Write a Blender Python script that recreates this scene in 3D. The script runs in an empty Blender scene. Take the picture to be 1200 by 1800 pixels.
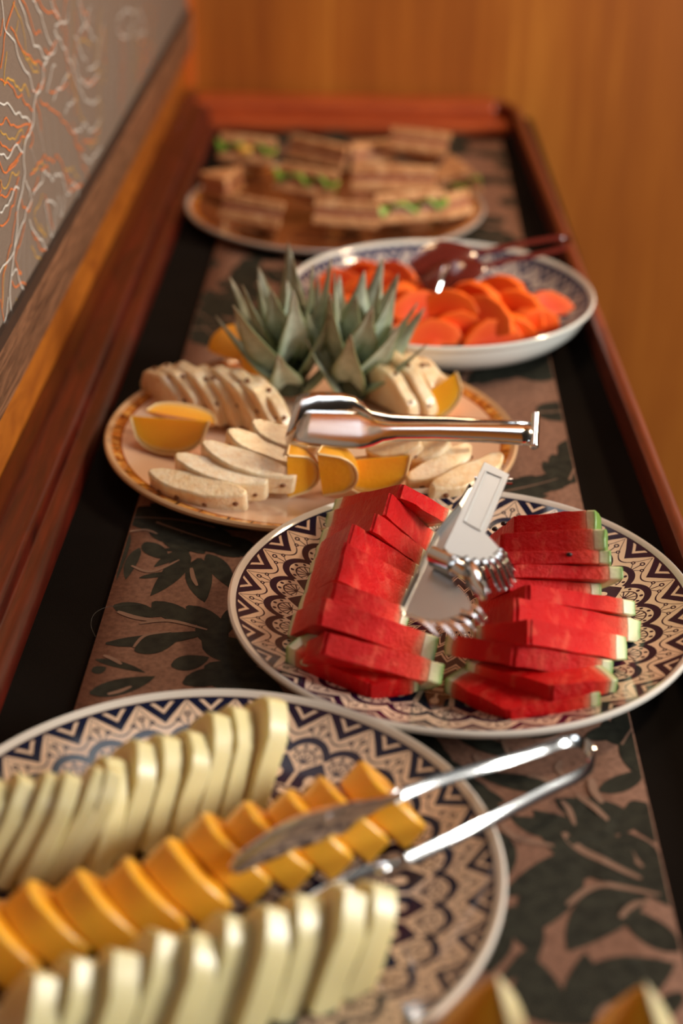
import bpy, bmesh, math, random
from mathutils import Vector, Matrix, noise
random.seed(7)
SC = bpy.context.scene
COL = SC.collection
V = Vector
PI = math.pi

# ------------------------------------------------------------------ camera
PITCH, YAW, FPX, ROLL, CAMH = .4901, .0065, 2828.7, .0162, .6186
cp, sp, cy, sy = math.cos(PITCH), math.sin(PITCH), math.cos(YAW), math.sin(YAW)
FW = V((-sy*cp, cy*cp, -sp)); R0 = V((cy, sy, 0)); U0 = R0.cross(FW)
RT = R0*math.cos(ROLL) + U0*math.sin(ROLL); UP = U0*math.cos(ROLL) - R0*math.sin(ROLL)
EYE = V((0, 0, CAMH))
cam_d = bpy.data.cameras.new('camera'); cam = bpy.data.objects.new('camera', cam_d); COL.objects.link(cam)
cam.matrix_world = Matrix(((RT.x, UP.x, -FW.x, EYE.x), (RT.y, UP.y, -FW.y, EYE.y), (RT.z, UP.z, -FW.z, EYE.z), (0, 0, 0, 1)))
cam_d.sensor_fit = 'VERTICAL'; cam_d.sensor_height = 36; cam_d.lens = FPX/1800*36
cam_d.clip_start = .05; cam_d.clip_end = 50
cam_d.dof.use_dof = True; cam_d.dof.focus_distance = 1.175; cam_d.dof.aperture_fstop = 2.7
SC.camera = cam

# ------------------------------------------------------------------ world, lamps, exposure
W = bpy.data.worlds.new('world'); SC.world = W; W.use_nodes = True
W.node_tree.nodes['Background'].inputs[0].default_value = (1.0, .72, .5, 1)
W.node_tree.nodes['Background'].inputs[1].default_value = .015
def area(name, loc, target, size, power, col, sy_=None):
    l = bpy.data.lights.new(name, 'AREA'); l.energy = power; l.color = col; l.size = size
    if sy_: l.shape = 'RECTANGLE'; l.size_y = sy_
    o = bpy.data.objects.new(name, l); COL.objects.link(o); o.location = loc
    o.rotation_euler = (V(target)-V(loc)).to_track_quat('-Z', 'Y').to_euler(); return o
area('warm_key_light', (1.25, 1.75, 1.2), (0, 1.0, 0), .22, 13, (1.0, .74, .48))
area('window_light', (1.8, .62, .70), (.0, 1.05, 0), .45, 30, (1.0, .96, .88), .6)
area('rear_window_light', (2.2, -1.1, 1.2), (.0, .9, 0), .9, 9, (.90, .96, 1.0), .8)
area('ceiling_lamp', (-.28, 2.0, 2.25), (.0, 1.4, 0), .85, 8, (.93, .97, 1.0))
area('back_wall_fill', (.25, 2.0, 1.75), (.3, 2.47, .8), .3, 6, (1.0, .68, .38))  # added warm fill to brighten the upper back wall
SC.view_settings.view_transform = 'Standard'; SC.view_settings.look = 'None'
SC.view_settings.gamma = 1; SC.view_settings.use_curve_mapping = False
SC.view_settings.exposure = 0.25

# ------------------------------------------------------------------ helpers
def ray(px, py): return FW + RT*((px-600)/FPX) - UP*((py-900)/FPX)
def at(px, py, z=0.): d = ray(px, py); return EYE + d*((z-CAMH)/d.z)
def hit(px, py, p0, n): d = ray(px, py); return EYE + d*((p0-EYE).dot(n)/d.dot(n))

def thing(name, label, cat, loc=(0, 0, 0), group=None):
    o = bpy.data.objects.new(name, None); COL.objects.link(o); o.location = loc; o.empty_display_size = .02
    o['label'] = label; o['category'] = cat
    if group: o['group'] = group
    return o
def wloc(o):
    p = V((0, 0, 0))
    while o is not None: p = p + o.location; o = o.parent
    return p
def mo(name, verts, faces, m, parent=None, smooth=True, bevel=0, seg=2, attr=None, label=None, cat=None, group=None, kind=None, sub=0, org=None, solid=0):
    me = bpy.data.meshes.new(name)
    base = wloc(parent) if parent else V((0, 0, 0))
    if org is not None and parent is None: base = V(org)
    elif org is not None: pass
    o = bpy.data.objects.new(name, me); COL.objects.link(o)
    me.from_pydata([tuple(V(v)-base) for v in verts], [], faces)
    if attr:
        for k, vals in attr.items():
            a = me.attributes.new(k, 'FLOAT', 'POINT'); a.data.foreach_set('value', vals)
    bm = bmesh.new(); bm.from_mesh(me); bmesh.ops.recalc_face_normals(bm, faces=bm.faces)
    if smooth:
        for f in bm.faces: f.smooth = True
    bm.to_mesh(me); bm.free()
    if smooth:
        try: me.set_sharp_from_angle(angle=math.radians(42))
        except Exception: pass
    if m: me.materials.append(m)
    if parent: o.parent = parent
    else: o.location = base
    if solid:
        s = o.modifiers.new('solid', 'SOLIDIFY'); s.thickness = solid; s.offset = 0
    if bevel:
        b = o.modifiers.new('bevel', 'BEVEL'); b.width = bevel; b.segments = seg; b.limit_method = 'ANGLE'; b.angle_limit = math.radians(40)
        b.harden_normals = False
    if sub:
        s = o.modifiers.new('sub', 'SUBSURF'); s.levels = sub; s.render_levels = sub
    if label: o['label'] = label
    if cat: o['category'] = cat
    if group: o['group'] = group
    if kind: o['kind'] = kind
    return o

def prism(poly_top, off):
    """closed slab from a polygon and an offset vector"""
    n = len(poly_top); vs = [V(p) for p in poly_top] + [V(p)+V(off) for p in poly_top]
    fs = [tuple(range(n)), tuple(range(2*n-1, n-1, -1))] + [(i, (i+1) % n, n+(i+1) % n, n+i) for i in range(n)]
    return vs, fs
def sweep(path, sect, ups=None, closed=False):
    """sect: list of (side, up) or function(t)->list"""
    vs, fs = [], []; n = len(path); path = [V(p) for p in path]
    for i, p in enumerate(path):
        t = (path[min(i+1, n-1)]-path[max(i-1, 0)]).normalized()
        up = V(ups(i/(n-1))) if callable(ups) else (V(ups) if ups else V((0, 0, 1)))
        s = t.cross(up).normalized(); u = s.cross(t)
        se = sect(i/(n-1)) if callable(sect) else sect
        k = len(se)
        for a, b in se: vs.append(p + s*a + u*b)
    for i in range(n-1):
        for j in range(k): fs.append((i*k+j, i*k+(j+1) % k, (i+1)*k+(j+1) % k, (i+1)*k+j))
    fs.append(tuple(range(k))); fs.append(tuple(range((n-1)*k, n*k)))
    return vs, fs
def spline(pts, n=8):
    out = []; P = [V(p) for p in pts]
    for i in range(len(P)-1):
        p0, p1, p2, p3 = P[max(i-1, 0)], P[i], P[i+1], P[min(i+2, len(P)-1)]
        for k in range(n):
            t = k/n
            out.append(.5*((2*p1)+(-p0+p2)*t+(2*p0-5*p1+4*p2-p3)*t*t+(-p0+3*p1-3*p2+p3)*t**3))
    out.append(P[-1]); return out
def lathe(prof, c, n=96, cap0=False):
    vs, fs = [], []; k = len(prof); c = V(c)
    for i in range(n):
        a = 2*PI*i/n
        for r, z in prof: vs.append(c+V((r*math.cos(a), r*math.sin(a), z)))
    for i in range(n):
        for j in range(k-1):
            a, b = i*k+j, ((i+1) % n)*k+j; fs.append((a, b, b+1, a+1))
    return vs, fs
def oneway(lst):
    V_, F_ = [], []
    for vs, fs in lst:
        o = len(V_); V_ += vs; F_ += [tuple(i+o for i in f) for f in fs]
    return V_, F_

# ------------------------------------------------------------------ shader expression helper
class NT:
    def __init__(s, name):
        s.m = bpy.data.materials.new(name); s.m.use_nodes = True; s.t = s.m.node_tree; s.n = s.t.nodes
        s.b = s.n['Principled BSDF']
    def new(s, k, **kw):
        n = s.n.new(k)
        for a, b in kw.items(): setattr(n, a, b)
        return n
    def link(s, a, b): s.t.links.new(a.s if isinstance(a, X) else a, b)
    def math(s, op, *a):
        n = s.n.new('ShaderNodeMath'); n.operation = op
        for i, v in enumerate(a):
            if isinstance(v, X): s.t.links.new(v.s, n.inputs[i])
            else: n.inputs[i].default_value = float(v)
        return X(s, n.outputs[0])
    def coord(s, kind='Object'):
        return s.n.new('ShaderNodeTexCoord').outputs[kind]
    def sep(s, o):
        n = s.n.new('ShaderNodeSeparateXYZ'); s.link(o, n.inputs[0]); return X(s, n.outputs[0]), X(s, n.outputs[1]), X(s, n.outputs[2])
    def attr(s, name):
        n = s.n.new('ShaderNodeAttribute'); n.attribute_name = name; return X(s, n.outputs['Fac'])
    def mapping(s, o, scale=(1, 1, 1), rot=(0, 0, 0), loc=(0, 0, 0)):
        n = s.n.new('ShaderNodeMapping'); s.link(o, n.inputs[0]); n.inputs[3].default_value = scale; n.inputs[2].default_value = rot; n.inputs[1].default_value = loc
        return n.outputs[0]
    def noise(s, o, scale, detail=3, rough=.5, dist=0, col=False):
        n = s.n.new('ShaderNodeTexNoise'); s.link(o, n.inputs['Vector']); n.inputs['Scale'].default_value = scale
        n.inputs['Detail'].default_value = detail; n.inputs['Roughness'].default_value = rough; n.inputs['Distortion'].default_value = dist
        return X(s, n.outputs[1 if col else 0])
    def voro(s, o, scale, out='Distance', rand=1):
        n = s.n.new('ShaderNodeTexVoronoi'); s.link(o, n.inputs['Vector']); n.inputs['Scale'].default_value = scale; n.inputs['Randomness'].default_value = rand
        return X(s, n.outputs[out])
    def ramp(s, f, stops, interp='LINEAR'):
        n = s.n.new('ShaderNodeValToRGB'); s.link(f, n.inputs[0]); r = n.color_ramp; r.interpolation = interp
        while len(r.elements) > 1: r.elements.remove(r.elements[-1])
        r.elements[0].position = stops[0][0]; r.elements[0].color = (*stops[0][1], 1)
        for p, c in stops[1:]:
            e = r.elements.new(p); e.color = (*c, 1)
        return X(s, n.outputs[0])
    def mix(s, f, a, b):
        n = s.n.new('ShaderNodeMix'); n.data_type = 'RGBA'
        for i, v in ((0, f), (6, a), (7, b)):
            if isinstance(v, X): s.t.links.new(v.s, n.inputs[i])
            elif i == 0: n.inputs[0].default_value = v
            else: n.inputs[i].default_value = (*v, 1)
        return X(s, n.outputs[2])
    def bump(s, h, strength=.3, dist=.001):
        n = s.n.new('ShaderNodeBump'); s.link(h, n.inputs['Height']); n.inputs['Strength'].default_value = strength; n.inputs['Distance'].default_value = dist
        s.t.links.new(n.outputs[0], s.b.inputs['Normal'])
    def col(s, c):
        if isinstance(c, X): s.t.links.new(c.s, s.b.inputs['Base Color'])
        else: s.b.inputs['Base Color'].default_value = (*c, 1)
    def set(s, **kw):
        for k, v in kw.items():
            k = {'rough': 'Roughness', 'metal': 'Metallic', 'coat': 'Coat Weight', 'coatr': 'Coat Roughness', 'sss': 'Subsurface Weight', 'spec': 'Specular IOR Level', 'trans': 'Transmission Weight', 'aniso': 'Anisotropic', 'ssss': 'Subsurface Scale'}[k]
            if isinstance(v, X): s.link(v, s.b.inputs[k])
            else: s.b.inputs[k].default_value = v
    def sssr(s, r): s.b.inputs['Subsurface Radius'].default_value = r
class X:
    def __init__(s, t, sock): s.t = t; s.s = sock
    def __add__(s, o): return s.t.math('ADD', s, o)
    __radd__ = __add__
    def __mul__(s, o): return s.t.math('MULTIPLY', s, o)
    __rmul__ = __mul__
    def __sub__(s, o): return s.t.math('SUBTRACT', s, o)
    def __rsub__(s, o): return s.t.math('SUBTRACT', o, s)
    def __truediv__(s, o): return s.t.math('DIVIDE', s, o)
    def __pow__(s, o): return s.t.math('POWER', s, o)
    def __lt__(s, o): return s.t.math('LESS_THAN', s, o)
    def __gt__(s, o): return s.t.math('GREATER_THAN', s, o)
    def abs(s): return s.t.math('ABSOLUTE', s)
    def frac(s): return s.t.math('FRACT', s)
    def sqrt(s): return s.t.math('SQRT', s)
    def max(s, o): return s.t.math('MAXIMUM', s, o)
    def min(s, o): return s.t.math('MINIMUM', s, o)
    def inv(s): return s.t.math('SUBTRACT', 1, s)

# ------------------------------------------------------------------ materials
def mat_wood(name, c1, c2, scale, axis_scale, rough=.3, coat=.4, bump=.15, dist=1.2):
    t = NT(name); o = t.mapping(t.coord(), axis_scale)
    n1 = t.noise(o, scale, 6, .6, dist); n2 = t.noise(o, scale*5, 3, .6)
    f = n1*.75 + n2*.25
    t.col(t.ramp(f, [(.3, c1), (.5, tuple((a+b)/2 for a, b in zip(c1, c2))), (.68, c2)])); t.set(rough=rough, coat=coat, coatr=.18)
    t.bump(f, bump, .0006); return t.m
M = {}
M['mahogany'] = mat_wood('mahogany', (.020, .0022, .0012), (.10, .009, .003), 6, (14, 1.2, 14), .30, .3)
M['rim_wood'] = mat_wood('rim_wood', (.07, .010, .004), (.24, .042, .015), 6, (14, 1.2, 14), .36, .4)
M['back_rail'] = mat_wood('back_rail', (.26, .035, .008), (.50, .095, .02), 4, (2, 9, 9), .4, .3)  # lit copy of the rim wood: warm light on the rail put into the colour
M['walnut'] = mat_wood('walnut', (.03, .012, .006), (.30, .14, .07), 5, (9, 1.3, 16), .5, .1, .4, 2.5)
M['dark_edge'] = mat_wood('dark_edge', (.012, .006, .004), (.03, .014, .008), 6, (14, 1, 14), .5, .1)
M['amber_wood'] = mat_wood('amber_wood', (.26, .065, .006), (.52, .165, .014), 4, (9, 2, 9), .42, .2)
t = NT('veneer'); o = t.mapping(t.coord(), (1, 1, .05)); a = t.noise(o, 4.2, 2, .5); b = t.noise(o, 60, 3, .6)
f = a*.7+b*.3
t.col(t.ramp(f, [(.33, (.24, .055, .008)), (.5, (.42, .125, .014)), (.62, (.60, .22, .028))])); t.set(rough=.4, coat=.25, coatr=.25); t.bump(b, .1, .0005)
M['veneer'] = t.m
t = NT('corner_trim'); t.col((.62, .13, .012)); t.set(rough=.4, coat=.3); M['corner_trim'] = t.m
t = NT('map_ground'); o = t.coord(); n = t.noise(o, 900, 2); t.col(t.ramp(n, [(.35, (.165, .125, .098)), (.65, (.235, .185, .15))])); t.set(rough=.6); M['map_ground'] = t.m
def flat(name, c, rough=.5, **kw):
    t = NT(name); t.col(c); t.set(rough=rough, **kw); return t.m
M['line_white'] = flat('line_white', (.80, .80, .76)); M['line_orange'] = flat('line_orange', (.85, .22, .045)); M['line_yellow'] = flat('line_yellow', (.72, .42, .07))
t = NT('dark_cloth'); o = t.coord(); n = t.noise(o, 1400, 2, .5); n2 = t.noise(o, 6, 3)
t.col(t.ramp(n2, [(.3, (.006, .0045, .0038)), (.7, (.011, .0085, .007))])); t.set(rough=1, spec=.05); t.bump(n, .5, .0008); M['dark_cloth'] = t.m
t = NT('runner_ground'); o = t.coord(); x, y, z = t.sep(o)
wv = ((x*5200).frac()-.5).abs() + ((y*5200).frac()-.5).abs(); n2 = t.noise(o, 300, 3)
t.col(t.ramp(n2, [(.3, (.17, .083, .055)), (.7, (.28, .145, .098))])); t.set(rough=.7, spec=.3); t.bump(wv, .35, .0004); M['runner_ground'] = t.m
t = NT('runner_leaf'); o = t.coord(); x, y, z = t.sep(o); wv = ((x*1500+y*300).frac()-.5).abs(); n2 = t.noise(o, 120, 3)
t.col(t.ramp(n2, [(.3, (.010, .0115, .008)), (.7, (.030, .032, .022))])); t.set(rough=.75, spec=.25); t.bump(wv, .5, .0005); M['runner_leaf'] = t.m
t = NT('runner_vein'); t.col((.22, .125, .085)); t.set(rough=.75); M['runner_vein'] = t.m
M['hem'] = flat('hem', (.05, .035, .026), .85)
M['thread'] = flat('thread', (.06, .055, .045), .8)

# fruit
def fruit(name, stops, rough=.3, sss=.25, rad=(.01, .004, .002), bump=.5, bs=420, key='rad', coat=.3, mott=.12):
    t = NT(name); o = t.coord(); n = t.noise(o, bs, 4, .6); m = t.noise(o, 70, 3, .6)
    f = t.attr(key) + (m-.5)*mott
    t.col(t.ramp(f, stops)); t.set(rough=rough, sss=sss, coat=coat, coatr=.2, ssss=1.0); t.sssr(rad)
    t.bump(n, bump, .0012); return t.m
t = NT('watermelon_flesh'); o = t.coord(); n = t.noise(o, 330, 5, .65); m = t.noise(o, 55, 4, .6, .6); st = t.noise(t.mapping(o, (1, 1, .3)), 120, 3)
f = t.attr('rad') + (m-.5)*.10
c = t.ramp(f, [(.0, (.58, .002, .004)), (.60, (.68, .006, .007)), (.80, (.82, .055, .03)), (.87, (.80, .26, .15))])
c = t.mix(((st-.55)*4).max(0).min(1)*.5, c, (.90, .17, .10)); t.col(c)
t.set(rough=.28, sss=.0, coat=.0, spec=.2); t.bump(n*.7+m*.6, .95, .0026); M['melon_red'] = t.m
M['rind'] = fruit('watermelon_rind', [(.85, (.80, .32, .20)), (.885, (.78, .68, .47)), (.955, (.66, .72, .40)), (.99, (.18, .34, .07))], .4, .15, (.004, .005, .002), .3, mott=.03)
M['seed'] = flat('seed', (.01, .006, .005), .25)
M['honeydew'] = fruit('honeydew_flesh', [(0, (.80, .62, .29)), (.8, (.83, .69, .38)), (1, (.78, .69, .36))], .35, .3, (.012, .010, .004), .25)
M['cantaloupe'] = fruit('cantaloupe_flesh', [(0, (.95, .38, .014)), (.8, (.98, .44, .02)), (1, (.98, .50, .04))], .35, .25, (.015, .006, .002), .3)
M['papaya'] = fruit('papaya_flesh', [(0, (.90, .060, .001)), (.7, (.95, .10, .002)), (1, (.97, .15, .004))], .5, .08, (.015, .004, .002), .3, coat=.0)
M['orange_flesh'] = fruit('orange_flesh', [(0, (.98, .40, .012)), (.8, (.98, .45, .02)), (1, (.95, .65, .28))], .25, .35, (.02, .008, .002), .5, 260, coat=.5)
M['orange_peel'] = fruit('orange_peel', [(0, (.96, .40, .015)), (1, (.96, .42, .015))], .4, .1, (.01, .004, .002), .5, 900)
M['pith'] = flat('pith', (.85, .62, .32), .6)
t = NT('pineapple_flesh'); o = t.coord(); n = t.noise(o, 260, 4, .6); m = t.noise(t.mapping(o, (1, 1, .4)), 110, 4, .6)
t.col(t.ramp(m, [(.3, (.80, .54, .28)), (.5, (.88, .68, .43)), (.7, (.92, .80, .58))])); t.set(rough=.4, sss=.25, coat=.3, ssss=1.0); t.sssr((.012, .008, .004)); t.bump(n, .6, .0015); M['pineapple'] = t.m
M['eye'] = flat('eye', (.20, .07, .02), .6)
t = NT('crown_leaf'); o = t.coord(); n = t.noise(o, 90, 4, .6); e = t.attr('edge'); f = t.attr('side')
c = t.ramp(n, [(.3, (.34, .42, .31)), (.7, (.60, .68, .55))])
c = t.mix((e**4)*.85, c, (.20, .26, .08)); c = t.mix((t.attr('tip')**3)*.8, c, (.22, .12, .07)); t.col(c); t.set(rough=.5, coat=.1); t.bump(t.noise(t.mapping(o, (3, 3, .4)), 300, 2), .35, .0008); M['leaf'] = t.m
M['crown_core'] = flat('crown_core', (.05, .06, .03), .8)
# bread, lettuce
t = NT('toast'); o = t.coord(); n = t.noise(o, 80, 5, .65); t.col(t.ramp(n, [(.35, (.40, .15, .05)), (.55, (.66, .34, .15)), (.75, (.85, .6, .36))])); t.set(rough=.8); t.bump(n, .6, .003); M['toast'] = t.m
M['crust'] = flat('crust', (.30, .10, .03), .8); M['ham'] = flat('ham', (.45, .16, .09), .5); M['egg'] = flat('egg', (.85, .45, .08), .5)
t = NT('lettuce'); o = t.coord(); n = t.noise(o, 60, 4); t.col(t.ramp(n, [(.3, (.10, .24, .015)), (.7, (.38, .55, .08))])); t.set(rough=.45, sss=.1); M['lettuce'] = t.m
# metal
t = NT('steel'); o = t.coord(); n = t.noise(t.mapping(o, (1, 1, 1)), 40, 2); t.col((.78, .79, .80)); t.set(metal=1, rough=.16); M['steel'] = t.m
t = NT('brushed_steel'); o = t.coord(); n = t.noise(t.mapping(o, (900, 40, 40)), 1, 3); t.col((.47, .48, .475)); t.set(metal=1, rough=.40); t.bump(n, .12, .0003); M['brushed'] = t.m
# china
def china(name, base=(.80, .76, .70)):
    return flat(name, base, .12, coat=.6, coatr=.05)
M['china_white'] = china('china_white')
def mandala(name, R, N=30, phase=0., base=(.80, .60, .45), ink=(.006, .008, .034)):
    t = NT(name); o = t.coord(); x, y, z = t.sep(o)
    r = (x*x+y*y).sqrt()/R; th = t.math('ARCTAN2', y, x)
    a = (((th-phase)*(N/(2*PI))+.5).frac()-.5).abs()*2      # 0 at a chevron, 1 between chevrons
    b = 1-a; sg = None
    d = r-(.862+.095*1)+(b*.095)                              # distance above chevron line .862+.095a
    chev = (d > 0)*(d < .042) + (d > .060).max((a > .52)*(d > .03))*(d > 0)
    chev = chev.min(1)*(r < .962)
    edge = (r > .952)*(r < .964)
    og = ((r-(a*a*.105+.842)).abs() < .0035)*(r < .955)
    dx = b*(PI/N*.80)
    dy = r-.722; dist = (dx*dx*1.5+dy*dy).sqrt(); phi = t.math('ARCTAN2', dy, dx)
    upd = (dy > 0)
    sc = (dist < .124)*(dist > .093)*upd
    k1 = (phi*(6/PI)+.0).frac()-.5
    dots = ((k1*k1*.0017*1.2+(dist-.080)*(dist-.080)).sqrt() < .0085)*upd
    ln1 = ((dist-.062).abs() < .0035)*upd
    k2 = ((phi*(7/PI)+.5).frac()-.5).abs()
    spk = (k2*dist > -1)*((k2*dist*.45) < .0032)*(dist < .06)*upd
    bits = (dist < .016)*upd
    pin0 = (dx < .0028)*(r > .84)*(r < .885) + ((dx*dx+(r-.894)*(r-.894)).sqrt()-.008).abs()*-1.0*1 + 0
    c0 = (((dx*dx+(r-.896)*(r-.896)).sqrt()-.0085).abs() < .0032)
    ex = dx-.033; c1 = (((ex*ex+(r-.872)*(r-.872)).sqrt()-.0068).abs() < .003)
    stalk = ((dx-(r-.835)*.9).abs() < .0026)*(r > .842)*(r < .866)
    pins = (dx < .0024)*(r > .84)*(r < .888)
    outer = chev.max(edge).max(og).max(sc).max(dots).max(ln1).max(spk).max(bits).max(c0).max(c1).max(stalk).max(pins)
    outer = outer*((r > .722) + ((dy < 0)*0))
    # zone below the fans: zig-zag border and dark petals with a pale heart
    zz = r-(.765-.075*1)-(b*.075)*1                          # peak .765 at the chevron axis
    zline = (zz < -.013)
    dxa = a*(PI/N*.66); heart = ((dxa*dxa*2.2+(r-.655)*(r-.655)).sqrt() < .026).max(((dxa < .006)*(r < .66)*(r > .60)))
    pet = zline*heart.inv()*(r > .60)*((a*.085+r) > .0)
    side = ((dxa > .058)*(r < .68)*(r > .6))
    pet = pet*side.inv()
    fanfill = (zz < .0)*(zz > -.013)
    rings = ((r-.588).abs() < .007).max((r-.548).abs() < .007).max(((a-.5).abs() < .14)*(r < .58)*(r > .552))
    q = (r*11+a*.55).frac(); inner = ((q < .60)*(r < .54)*(r > .12)).max(((q > .74)*(q < .84))*(r < .54)*(r > .12)).max(r < .05)  # zig-zag print, inked denser to stand also for shade under the fruit
    s2 = ((dy < 0)*(zz > 0)*((a-.97) > 0))
    tot = outer.max(((r < .722).max(zz < 0))*pet*(r < .77)).max(rings).max(inner).max(s2)
    # white border line clears outer ink
    tot = tot*(1-fanfill*(r > .6))
    tot = tot*(r < .966)
    wob = t.noise(o, 200, 2)
    t.col(t.mix(tot.min(1).max(0), base, ink)); t.set(rough=.13, coat=.0, spec=.45); return t.m
def bamboo_china(name, R, base=(.82, .56, .40)):
    t = NT(name); o = t.coord(); x, y, z = t.sep(o); r = (x*x+y*y).sqrt()/R; th = t.math('ARCTAN2', y, x)
    seg = ((th*(46/(2*PI)))+t.noise(o, 30, 1)*.7).frac(); knot = (seg < .10)
    band = (r > .915)*(r < .985); tube = ((r-.95).abs() < .022)
    g = t.noise(o, 130, 3)
    bc = t.ramp(g, [(.32, (.20, .035, .008)), (.48, (.62, .21, .03)), (.68, (.82, .48, .13))])
    bc = t.mix(knot, bc, (.05, .02, .008)); bc = t.mix(tube, (.35, .09, .015), bc)
    t.col(t.mix(band, base, bc)); t.set(rough=.15, coat=.5, coatr=.05); return t.m

# ------------------------------------------------------------------ setting
def struct(name, vs, fs, m, parent=None, bevel=0, smooth=False, kind='structure', solid=0):
    return mo(name, vs, fs, m, parent, smooth=smooth, bevel=bevel, kind=kind if parent is None else None, solid=solid)
def boxv(x0, x1, y0, y1, z0, z1):
    vs = [(x, y, z) for x in (x0, x1) for y in (y0, y1) for z in (z0, z1)]
    return vs, [(0, 1, 3, 2), (4, 6, 7, 5), (0, 4, 5, 1), (2, 3, 7, 6), (0, 2, 6, 4), (1, 5, 7, 3)]
YB = 2.475
WX = lambda y: -.283+.0143*(y-1.15)                            # face of the left wall
WN = V((1, -.0143, 0)).normalized(); WP = V((-.283, 1.15, 0))
def lextr(sec, y0, y1):
    """extrude a cross-section (dx from the wall face, z) along the left wall"""
    vs = []; n = len(sec)
    for y in (y0, y1):
        for dx, z in sec: vs.append((WX(y)+dx, y, z))
    fs = [(i, (i+1) % n, n+(i+1) % n, n+i) for i in range(n)]+[tuple(range(n)), tuple(range(2*n-1, n-1, -1))]
    return vs, fs
Y0 = -.35
struct('wall_left', *lextr([(-.12, -.9), (0, -.9), (0, 2.3), (-.12, 2.3)], Y0, YB+.02), M['amber_wood'])
struct('wall_back', *boxv(-.42, 1.7, YB, YB+.12, -.9, 2.3), M['veneer'])
struct('floor', *boxv(-.42, 1.9, -1.2, YB+.12, -1.0, -.9), M['dark_edge'])
# corner trim strip
struct('trim_1', *boxv(WX(YB)-.002, WX(YB)+.0145, YB-.012, YB, .03, 2.3), M['corner_trim'], bevel=.002)

# map panel with walnut frame on the left wall
ZB, ZW, ZM = .093, .138, .146
def wall_hit(px, py, off=0.): return hit(px, py, WP+WN*off, WN)
MT = .86
pn = thing('map_panel', 'grey wall panel printed with white, orange and yellow branching map lines in a walnut frame', 'wall panel', (WX(1.2), 1.2, .1))
mo('panel_board', *lextr([(0.0005, ZB+.002), (.006, ZB+.002), (.006, MT), (.0005, MT)], Y0, YB-.013), M['map_ground'], pn, smooth=False)

# ------------------------------------------------------------------ table (buffet shelf)
tb = thing('buffet_counter', 'narrow buffet counter with a dark cloth top and raised red-brown mahogany moulding all round', 'counter', (0, 1.2, -.03))
mo('counter_top', *boxv(-.262, .262, Y0, YB-.03, -.04, -.001), M['dark_cloth'], tb, smooth=False)
# left moulding: stepped profile falling from the wall to the top
XI = -.222
sec = [(0, -.04), (0, .030), (.010, .030), (.020, .030), (.026, .027), (.030, .0255), (.036, .0245), (.0395, .0205), (.042, .0135), (.047, .012), (.053, .009), (.0575, .004), (.0585, .0005), (.0585, -.04)]
mo('left_moulding', *lextr([(d, z) for d, z in sec], Y0, YB-.03), M['mahogany'], tb, bevel=.0015)
# right rim: thin raised bar, rounded far corner, joined to the back rail
def rim_sec(w, h): return [(-w/2, -.04), (w/2, -.04), (w/2, h-.003), (w/2-.004, h), (-w/2+.004, h), (-w/2, h-.003)]
XR = lambda y: .2420+(1.82-y)*.0155
path = [V((XR(y), y, 0)) for y in (Y0, .5, 1.2, 1.8, 2.30)]+[V((.2345, 2.36, 0)), V((.230, 2.395, 0)), V((.218, 2.418, 0)), V((.19, 2.425, 0))]
mo('right_rim', *sweep(spline(path, 5), rim_sec(.012, .030)), M['rim_wood'], tb, bevel=.001)
mo('back_rail', *boxv(-.245, .205, 2.390, 2.452, -.04, .030), M['back_rail'], tb, bevel=.006, smooth=False)
mo('back_rail_step', *boxv(-.225, .222, 2.345, 2.391, -.04, .012), M['back_rail'], tb, bevel=.004, smooth=False)
mo('counter_side', *boxv(.225, .236, Y0, 2.40, -.5, -.04), M['mahogany'], tb, smooth=False)

# walnut frame of the panel
mo('frame_rail', *lextr([(0, ZB), (.0125, ZB), (.014, ZW), (.012, ZM-.002), (0, ZM-.002)], Y0, YB-.013), M['walnut'], pn, bevel=.001)
mo('frame_edge', *lextr([(0, ZM-.002), (.0135, ZM-.002), (.0105, ZM+.004), (0, ZM+.004)], Y0, YB-.013), M['dark_edge'], pn, smooth=False)
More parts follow.
